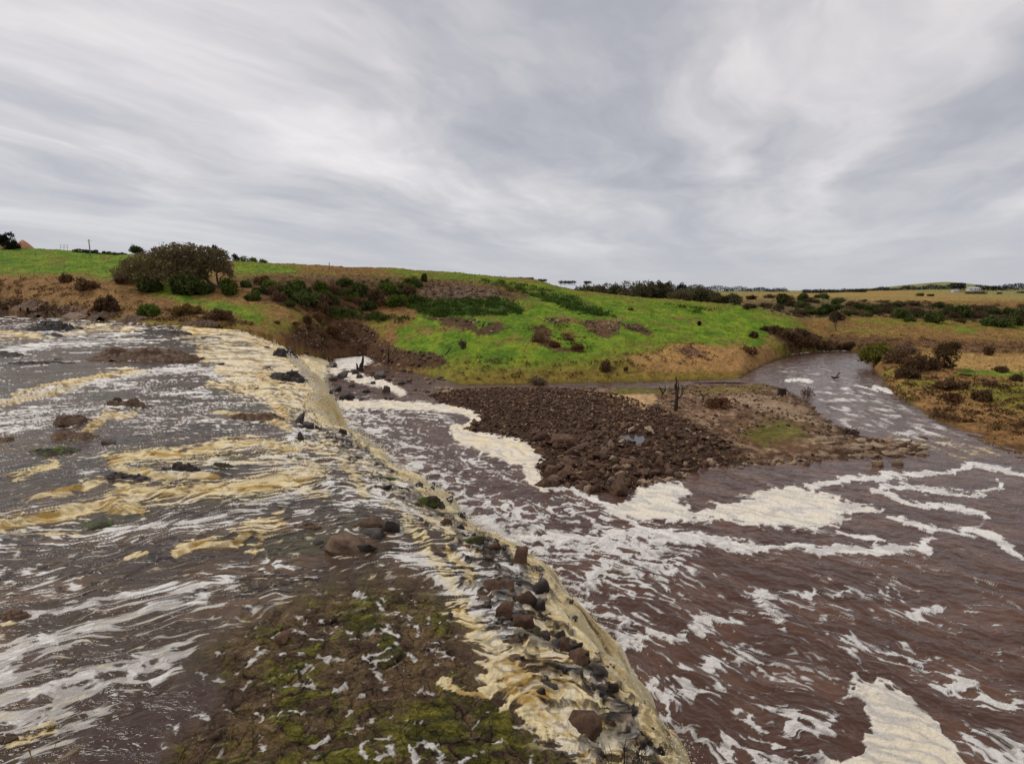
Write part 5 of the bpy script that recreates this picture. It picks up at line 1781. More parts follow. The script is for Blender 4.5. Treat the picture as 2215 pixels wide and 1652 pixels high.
def build_bushes():
    sb = shrub
    # left bank
    sb(225, 690, 70, 62, 'brn', BRN, 'large bare brown bush above the dark boulders on the far bank', y=121, n=2600)
    sb(180, 630, 60, 40, 'brn', BRN, 'brown bush on the dry slope left of the gum tree', n=1800)
    sb(258, 615, 45, 30, 'brn', BRN, 'small brown bush between dry slope and gum tree')
    sb(140, 610, 30, 24, 'brn', BRN, 'tiny brown bush at the top of the dry slope')
    sb(320, 690, 62, 42, 'mid', MIDG, 'bright green bush at the edge of the far upper river', y=117, n=2400)
    sb(405, 694, 60, 30, 'ylb', ((.10, .06, .025), (.22, .14, .05)), 'tawny dry bush on the river edge below the gum tree', y=115, n=1800)
    sb(470, 697, 55, 32, 'brn', BRN, 'brown bush on the river edge near the far lip', y=112, n=1800)
    sb(15, 690 - 20, 40, 14, 'brn', BRN, 'brown bush on the far left rocky bank')
    sb(60, 662, 60, 20, 'brn', BRN, 'low brown bush among the far left rocks')
    # scarp band
    for i, (u, v, w, h) in enumerate([(620, 640, 60, 36), (660, 660, 60, 40), (600, 652, 40, 26), (690, 632, 40, 30), (560, 635, 40, 24), (775, 640, 50, 34), (810, 655, 60, 36), (835, 635, 50, 34), (795, 672, 40, 24),
                                      (745, 620, 50, 22), (880, 640, 40, 28), (860, 662, 56, 30), (720, 655, 40, 24), (725, 682, 50, 28), (690, 672, 44, 30), (580, 622, 40, 20), (528, 622, 34, 18), (902, 622, 30, 20)]):
        c = (DKG, DKG, BRN, MIDG)[i % 4]
        sb(u, v, w, h, ('dkg', 'dkg', 'brn', 'mid')[i % 4], c, ('dark green bush on the broken scarp above the far fall', 'dark green bush on the broken scarp above the far fall', 'brown bush on the broken scarp above the far fall', 'mid green bush on the broken scarp above the far fall')[i % 4],
           'bushes on the broken scarp', n=1300)
    rs = np.random.RandomState(61)
    for i in range(44):
        u = rs.uniform(540, 900)
        v = np.interp(u, [540, 700, 800, 900], [628, 640, 642, 634]) + rs.uniform(-22, 24)
        k_ = rs.randint(0, 3)
        sb(u, v, rs.uniform(16, 44), rs.uniform(12, 26), ('dkg', 'brn', 'mid')[k_], (DKG, BRN, MIDG)[k_], ('dark green bush of the thicket along the scarp', 'brown bush of the thicket along the scarp', 'mid green bush of the thicket along the scarp')[k_], 'thicket along the scarp', n=900)
    sb(918, 612, 20, 24, 'dkg', DKG, 'upright dark bush standing on the brow above the pale scarp')
    sb(625, 662, 26, 16, 'dkg', DKG, 'lone round dark bush on the tawny slope above the fall')
    sb(665, 728, 34, 26, 'brn', BRN, 'brown bush beside the top of the far fall', y=130)
    sb(690, 752, 34, 26, 'rdb', ((.09, .045, .022), (.21, .115, .055)), 'russet bush leaning over the far fall', y=138)
    sb(720, 770, 36, 22, 'rdb', ((.07, .032, .016), (.15, .075, .035)), 'russet bush at the foot of the far fall', y=138)
    for (u, v, w, h) in ((600, 728, 26, 14), (640, 735, 30, 18), (668, 745, 34, 22), (700, 760, 34, 24), (728, 768, 34, 22), (745, 766, 30, 18), (715, 735, 36, 22), (760, 752, 30, 18)):
        tx_ = at(u, v, -6)[0] / at(u, v, -6)[1]
        sb(u, v, w * .7, h * .6, 'rdb', ((.09, .045, .022), (.21, .115, .055)), 'russet bush on the dark bank beside the far fall', 'russet bushes beside the far fall', n=900, y=float(shore_y(tx_)) + RG.uniform(3, 6))
    sb(1000, 752, 30, 28, 'gry', ((.09, .07, .045), (.17, .13, .09)), 'grey leafless bush on the green slope', n=500)
    # green slope singles
    sb(1513, 704, 14, 12, 'blk', BLK, 'small black bush alone on the bright green slope')
    sb(1230, 778 - 40, 24, 12, 'brn', BRN, 'low brown bush in the soil scar above the channel')
    sb(1165, 770 - 30, 40, 24, 'brn', BRN, 'brown bush in the long soil scar')
    sb(1200, 752, 30, 18, 'rdb', ((.07, .032, .016), (.15, .075, .035)), 'russet bush below the long soil scar')
    sb(1252, 762, 40, 22, 'rdb', ((.07, .032, .016), (.15, .075, .035)), 'russet bush low on the green slope')
    sb(1311, 802, 30, 32, 'brn', BRN, 'dark brown round bush on the tawny flat by the channel')
    sb(1355, 802, 14, 14, 'brn', BRN, 'tiny brown bush right of the round brown bush')
    sb(1633, 730, 26, 20, 'brn', BRN, 'dark brown bush at the right edge of the green slope')
    sb(1364, 672, 16, 10, 'brn', BRN, 'small brown bush high on the green slope')
    sb(1165, 832, 60, 26, 'gry', ((.09, .07, .045), (.17, .13, .09)), 'grey twiggy bush behind the rock heap', n=600, surf=low_surf)
    # river nose
    for i, (u, v, w, h) in enumerate([(1680, 722, 40, 22), (1700, 735, 50, 26), (1722, 742, 50, 28), (1745, 748, 46, 28), (1765, 754, 46, 26), (1660, 716, 30, 16), (1790, 756, 46, 26), (1735, 728, 40, 20), (1815, 752, 40, 18), (1840, 752, 36, 14)]):
        sb(u, v, w, h, 'brn', BRN, 'brown scrub bush on the steep bank at the river bend', 'scrub bushes at the river bend', n=1100)
    sb(1620, 800, 50, 28, 'rdb', ((.07, .032, .016), (.15, .075, .035)), 'russet grass clump on the bank where the channel meets the river', y=118)
    sb(1555, 884, 62, 30, 'rdb', ((.07, .032, .016), (.15, .075, .035)), 'reddish bare bush on the muddy bar', surf=low_surf, n=700)
    sb(1843, 945, 40, 28, 'pnk', ((.08, .05, .04), (.17, .11, .085)), 'pinkish bare bush at the water edge of the bar', surf=low_surf, n=600)
    sb(1750, 858, 30, 26, 'pnk', ((.08, .05, .04), (.17, .11, .085)), 'thin pinkish bush by the stump on the bar', surf=low_surf, n=300)
    # right bank
    sb(1900, 800, 74, 46, 'ylg', YLG, 'yellow green bush overhanging the river on the right bank', y=118, n=2600)
    sb(1945, 806, 60, 40, 'brn', BRN, 'brown leafless bush right of the yellow green bush', y=110, n=1800)
    sb(1975, 830, 66, 50, 'brn', BRN, 'dark tangled brown bush on the right bank', y=100, n=2400)
    sb(1965, 842, 60, 36, 'brn', BRN, 'low dark brown bush at the right water edge', y=95, n=2000)
    sb(2008, 830, 50, 40, 'brn', BRN, 'dark brown bush under the wind bent tree', y=102, n=1800)
    sb(1960, 780, 60, 26, 'gry', ((.09, .07, .045), (.17, .13, .09)), 'grey brown twiggy bush behind the right bank bushes', y=128, n=900)
    sb(2141, 768, 34, 24, 'brn', BRN, 'dark brown bush on the pale flat beyond the right bank')
    sb(2172, 806, 40, 16, 'brn', BRN, 'low brown bush beside the green strip on the right flat')
    sb(2128, 868, 50, 32, 'brn', BRN, 'brown bush on the tawny right bank')
    sb(2066, 842, 60, 26, 'brn', BRN, 'brown bush midway up the tawny right bank')
    sb(2060, 868, 50, 24, 'rdb', ((.07, .032, .016), (.15, .075, .035)), 'russet bush on the tawny right bank')
    sb(2148, 835, 40, 16, 'brn', BRN, 'small brown bush right of the tawny bank bushes')
    sb(2205, 826, 30, 20, 'brn', BRN, 'brown bush at the right edge of the photo')
    sb(2092, 815, 30, 10, 'brn', BRN, 'flat brown bush left of the green strip')
    # dark green bushes of the escarpment
    for (a, b, w, h) in [(130, 450, 170, 110), (310, 420, 110, 80), (290, 480, 120, 90), (470, 400, 140, 70), (600, 450, 110, 80), (400, 540, 220, 110), (520, 540, 200, 110), (630, 490, 110, 60), (690, 550, 80, 60), (800, 490, 120, 70),
                         (890, 500, 110, 75), (970, 520, 110, 70), (870, 560, 80, 50), (1110, 480, 110, 75), (1160, 570, 200, 130), (1230, 600, 110, 50), (1310, 565, 100, 65), (1480, 480, 110, 80), (1480, 570, 130, 90), (1430, 610, 190, 110),
                         (1580, 520, 100, 80), (1690, 565, 190, 125), (1950, 540, 130, 90), (2080, 540, 130, 70), (2000, 650, 260, 130), (2180, 560, 100, 90), (2150, 640, 140, 100)]:
        sb(1662 + a * .25, 546 + b * .25, w * .25, h * .25, 'dkg', DKG, 'rounded dark green bush in the scrub band across the right plain', 'bushes of the right scrub band', n=1600)
    rs = np.random.RandomState(6)
    for i in range(46):
        u = rs.uniform(1590, 2230)
        v = np.interp(u, [1590, 1750, 2000, 2230], [662, 672, 684, 694]) + rs.uniform(-22, 12)
        sb(u, v, rs.uniform(24, 46), rs.uniform(10, 17), 'sbn', ((.05, .036, .020), (.11, .078, .042)), 'low grey brown bush filling the scrub band across the right plain', 'brown bushes of the right scrub band', n=700)


build_bushes()


def simple_tree(u, v_base, v_top, w, y, cols, label, group, seed, n=2200, leaf=.32, z=None, name='tree', k=9, thin=False):
    p = aty(u, v_base, y)
    if z is None:
        p[2] = gz(p[0], p[1])
    top = aty(u, v_top, y)[2]
    h = top - p[2]
    m = w / F * y * .5
    rs = np.random.RandomState(seed)
    bl = []
    for i in range(k):
        a, q_ = rs.uniform(0, 6.28), math.sqrt(rs.rand()) * .75
        r = m * rs.uniform(.32, .5)
        lowz = .45 if thin else .18
        zc = h * (lowz + (1 - lowz) * rs.rand() ** .8) - r * .7
        zc = min(zc, h * (1 - .30 * q_) - r * .75)
        bl.append((math.cos(a) * q_ * m, math.sin(a) * q_ * m, max(zc, r * .6), r, r, r * .85))
    bl.append((0, 0, h - m * .36, m * .4, m * .4, m * .36))
    tr = [branchy(rs, (0, 0, -.5), (rs.uniform(-.1, .1) * m, 0, h * .7), .03 * h, .012 * h, 6, .02)]
    for i in range(5):
        b_ = bl[i]
        tr.append(branchy(rs, (0, 0, h * rs.uniform(.15, .4)), b_[:3], .015 * h, .005 * h, 5, .05))
    return tree(name, label, group, tuple(p), bl, tr, n, leaf, cols, seed=seed)


def build_trees():
    rs = np.random.RandomState(8)
    # belt in the hollow beyond the green shoulder
    us = [(1250, 622, 30), (1268, 618, 34), (1290, 617, 38), (1312, 614, 40), (1334, 615, 40), (1354, 610, 44), (1376, 611, 44), (1396, 609, 44), (1414, 611, 40), (1432, 614, 40), (1446, 618, 30), (1470, 626, 44), (1492, 622, 46), (1512, 620, 48), (1532, 628, 34), (1546, 636, 26), (1582, 636, 30)]
    for i, (u, vt, w) in enumerate(us):
        simple_tree(u, 660, vt - 2, w * 1.35, 330 + rs.uniform(-14, 14) - (20 if u > 1460 else 0), (((.055, .055, .026), (.13, .125, .062)), ((.065, .056, .030), (.145, .118, .065)))[i % 2],
                    'olive green tree in the belt beyond the green shoulder' if i < 11 else 'grey green tree in the clump right of the long tree belt', 'trees of the belt beyond the hill' if i < 11 else 'clump right of the belt', 40 + i, n=3800, leaf=.55, k=16)
    for i, (u, vt, w, y) in enumerate([(1446, 608, 26, 520), (1424, 606, 22, 520), (1474, 611, 24, 520), (1408, 608, 20, 540)]):
        simple_tree(u, 640, vt, w, y, BLK, 'dark pine like tree showing above the olive tree belt', 'dark trees above the belt', 70 + i, n=1200, leaf=.6, thin=True)
    simple_tree(22, 530, 502, 46, 212, BLK, 'dark rounded tree on the skyline at the far left', None, 80, n=2400, leaf=.35)
    simple_tree(292, 552, 530, 34, 222, DKG, 'dark green round tree on the skyline left of the gum', None, 81, n=1600, leaf=.3)
    simple_tree(466, 560, 530, 26, 240, BLK, 'black spreading tree behind the right of the gum crown', None, 82, n=1200, leaf=.3, thin=True)
    for i, (u, vt, w) in enumerate([(510, 549, 22), (528, 553, 26), (548, 556, 28), (568, 560, 26)]):
        simple_tree(u, 575, vt, w, 240, MIDG if i else BLK, 'green bushy tree of the row behind the hill crest' if i else 'dark flat topped tree at the end of the crest row', 'tree row behind the hill crest', 84 + i, n=1000, leaf=.3)
    simple_tree(1805, 730, 673, 34, 178, ((.06, .045, .026), (.13, .09, .05)), 'slender brown green tree standing at the river bend', None, 90, n=1800, leaf=.24, thin=True)
    # bend tree on the right bank, leaning
    p = aty(2022, 812, 106)
    p[2] = gz(p[0], p[1])
    k = 106 / F

    def q(u, v, dy=0.0):
        w = aty(u, v, 106)
        return (w[0] - p[0], dy, w[2] - p[2])
    bl = [(*q(2030, 760, -1), 18 * k, 1.6, 12 * k), (*q(2050, 756, .5), 18 * k, 1.6, 13 * k), (*q(2062, 748), 12 * k, 1.3, 10 * k), (*q(2058, 772), 14 * k, 1.4, 12 * k), (*q(2036, 782, .6), 15 * k, 1.5, 12 * k), (*q(2052, 792), 12 * k, 1.2, 10 * k), (*q(2040, 798, -.6), 10 * k, 1.1, 9 * k), (*q(2022, 790), 10 * k, 1.0, 9 * k)]
    tr = [branchy(rs, (0, 0, -.4), q(2026, 785), .28, .2, 5, .03), branchy(rs, q(2026, 785), q(2048, 760), .2, .07, 5, .05), branchy(rs, q(2026, 785), q(2018, 775), .12, .05, 4, .05), branchy(rs, q(2010, 780), q(2050, 788), .08, .05, 4, .03), branchy(rs, (0.2, 0, -.3), q(2040, 795), .14, .05, 5, .04)]
    tree('bent_tree', 'dark wind bent tree with ragged crown on the right bank', None, tuple(p), bl, tr, 3000, .2, ((.025, .018, .011), (.09, .055, .028)), gap=.15, shell=.4, seed=91)
    # trees and hedges of the plain
    for i, (a, b, t, w, yy, c) in enumerate([(1320, 405, 350, 70, 520, DKG), (1400, 397, 365, 50, 520, DKG), (1740, 388, 340, 70, 760, OLIVE), (1800, 390, 345, 70, 770, OLIVE), (1850, 388, 335, 70, 760, OLIVE), (1990, 396, 372, 40, 760, BLK)]):
        simple_tree(1662 + a * .25, 546 + b * .25, 546 + t * .25, w * .25, yy, c, ('left dark bush tree alone on the golden plain', 'smaller dark bush tree beside it on the golden plain', 'left tree of the pale clump below the farmhouse', 'middle tree of the pale clump below the farmhouse', 'right tree of the pale clump below the farmhouse', 'tiny dark tree right of the pale clump on the plain')[i], None, 120 + i, n=900, leaf=.5)

    def line(label, u0, u1, vb, vt, y, seed, cols=BLK, n=1800, open_=False):
        r = np.random.RandomState(seed)
        bl, tr = [], []
        a0, a1 = aty(u0, vb, y), aty(u1, vb, y)
        kx = y / F
        u = u0
        while u < u1:
            f = (u - u0) / max(u1 - u0, 1)
            r_ = r.uniform(3.5, 6.0) * kx * (1.0 if u1 - u0 > 60 else .7)
            tz = aty(u, vt(f) if callable(vt) else vt, y)[2] + r.uniform(-.2, .15) * r_
            base = aty(u, vb(f) if callable(vb) else vb, y)
            bl.append((base[0], y + r.uniform(-6, 6), tz - r_ * .7, r_, r_, r_ * .7))
            if not open_:
                bl.append((base[0] + r.uniform(-.5, .5) * r_, y, (tz + base[2]) / 2 - r_ * .3, r_, r_, r_ * .8))
            tr.append(branchy(r, (base[0], y, base[2] - 6), (base[0], y, tz - r_ * .4), .5, .25, 4, .01))
            u += r_ / kx * .75
        o = empty('treeline', (0, 0, 0))
        L = leaf_cloud(r, bl, n, 1.3 * y / 1300, cols[0], cols[1], .4, .3)
        leaf_obj('crown', L, o)
        mesh_np('trunk', *tubes(tr, 4), M_BARK, parent=o)
        o['kind'] = 'stuff'
        tag(o, label, 'treeline')
    F1 = ((.028, .032, .030), (.060, .064, .054))
    line('dark windbreak on the skyline behind the green hill', 1020, 1094, 612, 598, 1000, 1, F1, 1600)
    line('open trunked pine windbreak on the skyline', 1104, 1154, 613, 600, 1100, 2, F1, 1400, True)
    line('pair of skyline pines right of the windbreak', 1166, 1182, 614, 604, 1000, 3, F1, 500, True)
    line('thin windbreak on the distant skyline', 1212, 1246, 613, 607, 1700, 4, F1, 700)
    line('short windbreak on the distant skyline', 1264, 1276, 612, 608, 1700, 5, F1, 300)
    line('distant grey wood along the central horizon', 1470, 1700, 631, lambda f: 615 + 9 * f + 2 * math.sin(f * 31), 2000, 6, ((.05, .058, .062), (.085, .095, .09)), 4200)
    line('long dark plantation on the right horizon', 1738, 1872, 635, lambda f: 626 - 2 * f, 1250, 7, F1, 3600)
    line('dark hedge block at the end of the plantation', 1846, 1872, 634, 626, 1180, 8, F1, 900)
    line('wood climbing the low green hill on the right', 1865, 2085, 629, lambda f: 624 - 11 * f + 2 * math.sin(f * 25), 1700, 9, F1, 4600)
    line('tall dark clump beside the farmhouse', 2058, 2088, 627, 612, 1150, 10, F1, 1300)
    line('dark wood at the right end of the horizon', 2110, 2300, 629, lambda f: 615 + 3 * math.sin(f * 9), 1500, 11, F1, 4600)
    line('dark hedge at the right edge of the plain', 2200, 2260, 636, 630, 900, 12, F1, 900)


build_trees()


# undergrowth of the scarp
def build_undergrowth():
    rs = np.random.RandomState(31)
    bl = []
    pts = []
    for poly, n in (([(870, 642), (920, 645), (1080, 645), (1130, 662), (1130, 682), (1000, 684), (920, 684), (885, 666)], 260), ([(1115, 628), (1230, 640), (1300, 670), (1330, 690), (1260, 682), (1180, 652)], 150),
                    ([(700, 690), (760, 668), (900, 690), (870, 700), (780, 690)], 70), ([(1000, 600), (1100, 610), (1200, 632), (1110, 630)], 70), ([(1430, 655), (1500, 668), (1560, 672), (1500, 678)], 22)):
        pa = np.array(poly, float)
        q = pa.min(0) + rs.rand(n * 8, 2) * (pa.max(0) - pa.min(0))
        pts.extend(q[inside(q[:, 0], q[:, 1], poly)][:n].tolist())
    for a, b in pts:
        p = hit(a, b)
        if p[1] > 300:
            continue
        r = rs.uniform(.5, 1.1)
        bl.append((p[0], p[1], gz(p[0], p[1]) + r * .2, r * 1.3, r * 1.3, r * .75))
    L = leaf_cloud(rs, bl, 26000, .26, (.022, .040, .010), (.075, .115, .022), .35, .5)
    o = leaf_obj('undergrowth', L)
    tag(o, 'dark green ground cover on the scarp of the hill', 'undergrowth', None, 'stuff')


build_undergrowth()


def build_brush():
    rs = np.random.RandomState(32)
    for nm, lab, zones, c1, c2, lf in (
        ('dry_brush', 'low brown brush and dead bracken on the banks', (([(-60, 600), (180, 602), (260, 630), (300, 690), (-60, 690)], 240), ([(300, 655), (560, 700), (500, 706), (300, 696)], 110), ([(520, 600), (760, 598), (1000, 606), (1130, 640), (900, 640), (800, 660), (700, 700), (600, 660)], 330), ([(880, 770), (1290, 775), (1500, 745), (1600, 770), (1300, 822), (1000, 825)], 90), ([(620, 700), (720, 690), (760, 740), (730, 768), (650, 738)], 110),
                      ([(1650, 705), (1740, 712), (1800, 740), (1800, 758), (1700, 760)], 160), ([(1780, 722), (2230, 738), (2230, 765), (1990, 775), (1880, 765)], 200), ([(1900, 790), (2230, 830), (2230, 950), (2050, 915), (1935, 850)], 230), ([(1140, 704), (1260, 700), (1280, 765), (1180, 765)], 70)), (.05, .028, .016), (.17, .10, .05), .20),
        ('scrub', 'grey brown scrub filling the valley between the plain bushes', (([(1560, 655), (1760, 648), (2230, 664), (2230, 704), (2000, 692), (1850, 684), (1740, 690), (1640, 668)], 420),), (.045, .036, .020), (.13, .10, .05), .36)):
        bl = []
        for poly, n in zones:
            pa = np.array(poly, float)
            q = pa.min(0) + rs.rand(n * 8, 2) * (pa.max(0) - pa.min(0))
            for a, b in q[inside(q[:, 0], q[:, 1], poly)][:n]:
                p = hit(a, b)
                if p[1] < 320:
                    r = rs.uniform(.25, .8) * (1 if nm == 'dry_brush' else 1.9)
                    bl.append((p[0], p[1], gz(p[0], p[1]) + r * .15, r * 1.3, r * 1.3, r * .7))
        o = leaf_obj(nm, leaf_cloud(rs, bl, 38000 if nm == 'dry_brush' else 26000, lf, c1, c2, .35, .3))
        tag(o, lab, 'brush', None, 'stuff')


build_brush()


# grass on the far slopes, coloured like the sward it grows from
def build_grass():
    rs = np.random.RandomState(41)
    gd = bpy.data.objects['ground'].data
    nv = len(gd.vertices)
    co = np.empty(nv * 3, np.float32)
    gd.vertices.foreach_get('co', co)
    co = co.reshape(-1, 3)
    cc = np.empty(nv * 4, np.float32)
    gd.color_attributes['Col'].data.foreach_get('color', cc)
    cc = cc.reshape(-1, 4)[:, :3]
    U, V = proj(co[:, 0], co[:, 1], co[:, 2])
    sh = shore_y(co[:, 0] / co[:, 1])
    ok = (co[:, 1] > sh + .8) & (co[:, 1] < 270) & (U > -40) & (U < 2260) & (cc.sum(1) > .2)
    idx = np.nonzero(ok)[0]
    w = co[idx, 1] ** 1.2
    idx = rs.choice(idx, 62000, p=w / w.sum())
    P = co[idx] + rs.randn(len(idx), 3) * np.array([.15, .15, 0])
    n = len(P)
    h = (.07 + .13 * rs.rand(n) ** 2) * (1 + .5 * (cc[idx, 0] > cc[idx, 1]))
    a = rs.uniform(0, np.pi, n)
    wd = .12 + .16 * rs.rand(n)
    ex = np.stack([np.cos(a) * wd, np.sin(a) * wd * .4, np.zeros(n)], -1)
    lean = np.stack([rs.randn(n) * .16, .10 + rs.randn(n) * .16, h], -1)
    Vv = np.stack([P - ex, P + ex, P + ex * .4 + lean, P - ex * .6 + lean * .9], 1).reshape(-1, 3)
    C = cc[idx] * (.85 + .75 * rs.rand(n))[:, None]
    o = mesh_np('grass', Vv, np.arange(n * 4).reshape(n, 4), M_GRASSB, np.repeat(C, 4, 0), smooth=False)
    tag(o, 'grass growing on the far hillside and the right bank', 'grass', None, 'stuff')


build_grass()


# ------------------------------------------------------------------ dead wood, posts, far buildings, foreground stalks
def snag(name, label, u, v, y, limbs, surf=low_surf, cat='dead tree'):
    """limbs: survey pixel chains with thickness in pixels"""
    p = hit(u, v, surf) if y is None else aty(u, v, y)
    k = (p[1] * CP - (p[2] - CZ) * SP) / F
    rs = np.random.RandomState(int(u))
    paths = []
    for pts, w0, w1 in limbs:
        q = []
        for i, (a, b) in enumerate(pts):
            c = aty(a, b, p[1])
            q.append([c[0] - p[0], rs.uniform(-.15, .15) * (i > 0), c[2] - p[2]])
        q = np.array(q)
        t = np.linspace(0, 1, len(q))
        tt = np.linspace(0, 1, len(q) * 3)
        q = np.stack([np.interp(tt, t, q[:, j]) for j in range(3)], -1) + rs.randn(len(tt), 3) * .04
        paths.append((q, (w0 + (w1 - w0) * tt) * k * .5))
    o = mesh_np(name, *tubes(paths, 6), M_DEAD)
    o.location = tuple(p)
    tag(o, label, cat)
    return o


def box(V, Q, x0, x1, y0, y1, z0, z1):
    n = len(V)
    V += [(x0, y0, z0), (x1, y0, z0), (x1, y1, z0), (x0, y1, z0), (x0, y0, z1), (x1, y0, z1), (x1, y1, z1), (x0, y1, z1)]
    Q += [(n, n + 3, n + 2, n + 1), (n + 4, n + 5, n + 6, n + 7), (n, n + 1, n + 5, n + 4), (n + 1, n + 2, n + 6, n + 5), (n + 2, n + 3, n + 7, n + 6), (n + 3, n, n + 4, n + 7)]


def plain(name, col, rough=.8):
    m = bpy.data.materials.new(name)
    m.use_nodes = True
    t = NT(m.node_tree)
    geo = t.n('ShaderNodeNewGeometry').outputs['Position']
    nz = t.n('ShaderNodeTexNoise', {'Vector': geo, 'Scale': 1.5, 'Detail': 4.0}).outputs['Fac']
    c = t.n('ShaderNodeVectorMath', {0: (*col,), 1: t.math('ADD', t.math('MULTIPLY', nz, .6), .7)}, operation='MULTIPLY').outputs[0]
    p = t.n('ShaderNodeBsdfPrincipled', {'Base Color': c, 'Roughness': rough})
    t.n('ShaderNodeOutputMaterial', {'Surface': p.outputs[0]})
    return m


def build_details():
    snag('dead_tree', 'forked black dead tree standing on the muddy bar', 1463, 888, None,
         [([(1461, 892), (1463, 870), (1464, 850), (1462, 838), (1463, 826), (1462, 816)], 9, 2.5), ([(1464, 862), (1474, 855), (1478, 845), (1476, 836)], 4, 1.5), ([(1463, 850), (1468, 838), (1467, 826)], 4, 1.5), ([(1463, 840), (1457, 832)], 2.5, 1), ([(1464, 826), (1470, 822)], 2, .8)])
    snag('dead_tree', 'small forked dead branch left of the forked dead tree', 1432, 856, None, [([(1432, 858), (1434, 850), (1428, 842), (1427, 836)], 3.5, 1.5), ([(1434, 850), (1439, 842), (1439, 834)], 3, 1.2)])
    snag('dead_tree', 'low dead branch with two antlers on the bar', 1520, 866, None, [([(1520, 868), (1521, 858), (1515, 850), (1514, 844)], 3.5, 1.2), ([(1521, 858), (1528, 852), (1534, 848)], 2.5, 1)])
    snag('dead_snag', 'tall broken dark snag at the foot of the far fall', 781, 804, None, [([(780, 806), (780, 795), (784, 782), (786, 764)], 14, 2.5), ([(776, 806), (772, 794), (772, 786)], 7, 3)])
    snag('dead_tree', 'thin dead tree on the stony shore beyond the fall', 840, 786, None, [([(840, 788), (841, 770), (841, 756), (842, 742)], 5, 1), ([(841, 770), (835, 758), (833, 750)], 2, .8), ([(841, 765), (847, 755)], 2, .8)])
    snag('dead_branch', 'pale leaning dead branch on the slope by the channel', 966, 768, None, [([(962, 768), (970, 760), (978, 748)], 3.5, 1.2), ([(970, 760), (974, 742)], 1.5, .6)], surf=None)
    snag('driftwood', 'black driftwood log rising out of the river', 1806, 821, None, [([(1798, 815), (1806, 819), (1812, 813), (1818, 806)], 3, 2.5), ([(1802, 816), (1812, 817), (1815, 814)], 3.5, 2)], cat='driftwood')
    snag('log', 'dark log lying on the muddy bar', 1620, 882, None, [([(1606, 876), (1640, 886), (1662, 893)], 4, 3)], cat='log')
    snag('log', 'long thin log along the channel edge', 1560, 829, None, [([(1500, 829), (1560, 827), (1640, 831), (1700, 834)], 3, 2)], cat='log')
    snag('log', 'grey branch lying across the top of the heap', 1330, 866, None, [([(1318, 858), (1340, 866), (1362, 872)], 2.5, 2)], cat='log')
    # sawn stump
    p = hit(1691, 855, low_surf)
    k = p[1] / F
    o = mesh_np('tree_stump', *tubes([([(0, 0, -.3), (0, 0, 8 * k), (0.03, 0, 15 * k)], [10 * k, 8.5 * k, 8.5 * k]), ([(0, 0, 15 * k), (0, 0, 14.6 * k)], [8.5 * k, .01])], 10), M_DEAD)
    o.location = tuple(p)
    tag(o, 'short dark tree stump on the far edge of the bar', 'stump')
    # posts on the hill
    wood = plain('weathered_wood', (.22, .17, .13))
    for u, vb, vt, y, lab in ((195, 546, 518, 200, 'tall bare pole on the skyline left of the gum'), (713, 590, 568, 196, 'lone grey post on the crest above the far fall'), (77, 556, 546, 195, 'short dark post in the green field at the left'), (1384, 690, 672, 170, 'thin post on the bright green shoulder')):
        p = aty(u, vb, y)
        p[2] = gz(p[0], p[1]) - .3
        h = aty(u, vt, y)[2] - p[2]
        k = y / F
        paths = [([(0, 0, 0), (0, 0, h * .5), (0.02, 0, h)], [1.1 * k, 1.0 * k, .9 * k])]
        if u == 195:
            paths.append(([(-.6, 0, h * .95), (0, 0, h * .95), (1.0, 0, h * .93)], [.05, .05, .05]))
        o = mesh_np('post', *tubes(paths, 6), wood)
        o.location = tuple(p)
        tag(o, lab, 'post')
    # dry stone wall on the left crest
    rs = np.random.RandomState(2)
    Vs, Qs, n0 = [], [], 0
    for i in range(150):
        u = rs.uniform(160, 272)
        y = 214 + rs.uniform(-.4, .4)
        base = aty(u, 546, y)
        g_ = gz(base[0], y)
        V, Q = rock_shape(600 + i % 7, 0, 12, (1.2, 1, .8), 0)
        Vs.append(V * rs.uniform(.35, .65) + np.array([base[0], y, g_ + rs.rand() * (1.15 if u < 215 else .8)]))
        Qs.append(Q + n0)
        n0 += len(V)
    o = mesh_np('stone_wall', np.concatenate(Vs), np.concatenate(Qs), M_WET, smooth=False)
    tag(o, 'dark dry stone wall along the skyline beside the bare pole', 'wall')
    # spoil mounds by the far left tree
    for u, vt, w, lab, col in ((8, 521, 60, 'dark red soil mound under the skyline tree', (.20, .045, .02)), (50, 519, 42, 'pale orange soil mound right of the skyline tree', (.42, .20, .10))):
        y = 222
        b_ = aty(u, 532, y)
        b_[2] = gz(b_[0], y)
        h = aty(u, vt, y)[2] - b_[2]
        r = w / F * y * .5
        th = np.linspace(0, 2 * np.pi, 28, endpoint=False)
        Vm = []
        for q_ in np.linspace(0, 1, 9):
            rad = r * (.05 + .95 * q_) * (1 + .12 * fbm(np.cos(th) * 2 + u, np.sin(th) * 2, 2, 5))
            Vm.append(np.stack([np.cos(th) * rad, np.sin(th) * rad, np.full(28, h * (1 - q_ ** 1.3) - .6 * q_) + .1 * fbm(np.cos(th) * 3, np.sin(th) * 3 + q_ * 4, 2, 6)], -1))
        Vm = np.concatenate(Vm)
        i_ = np.arange(9 * 28).reshape(9, 28)
        j_ = np.roll(i_, -1, axis=1)
        o = mesh_np('soil_mound', Vm, np.stack([i_[:-1], i_[1:], j_[1:], j_[:-1]], -1).reshape(-1, 4), plain('soil_' + lab.split()[1], col))
        o.location = tuple(b_)
        tag(o, lab, 'soil mound')
    # sheep yard frame on the crest
    paths = []
    y = 216
    b_ = aty(138, 538, y)
    g_ = gz(b_[0], y)
    for dx in (-1.4, 0, 1.4):
        paths.append(([(dx, 0, -.3), (dx + .1, 0, .9), (dx + .3, 0, 1.9)], [.05] * 3))
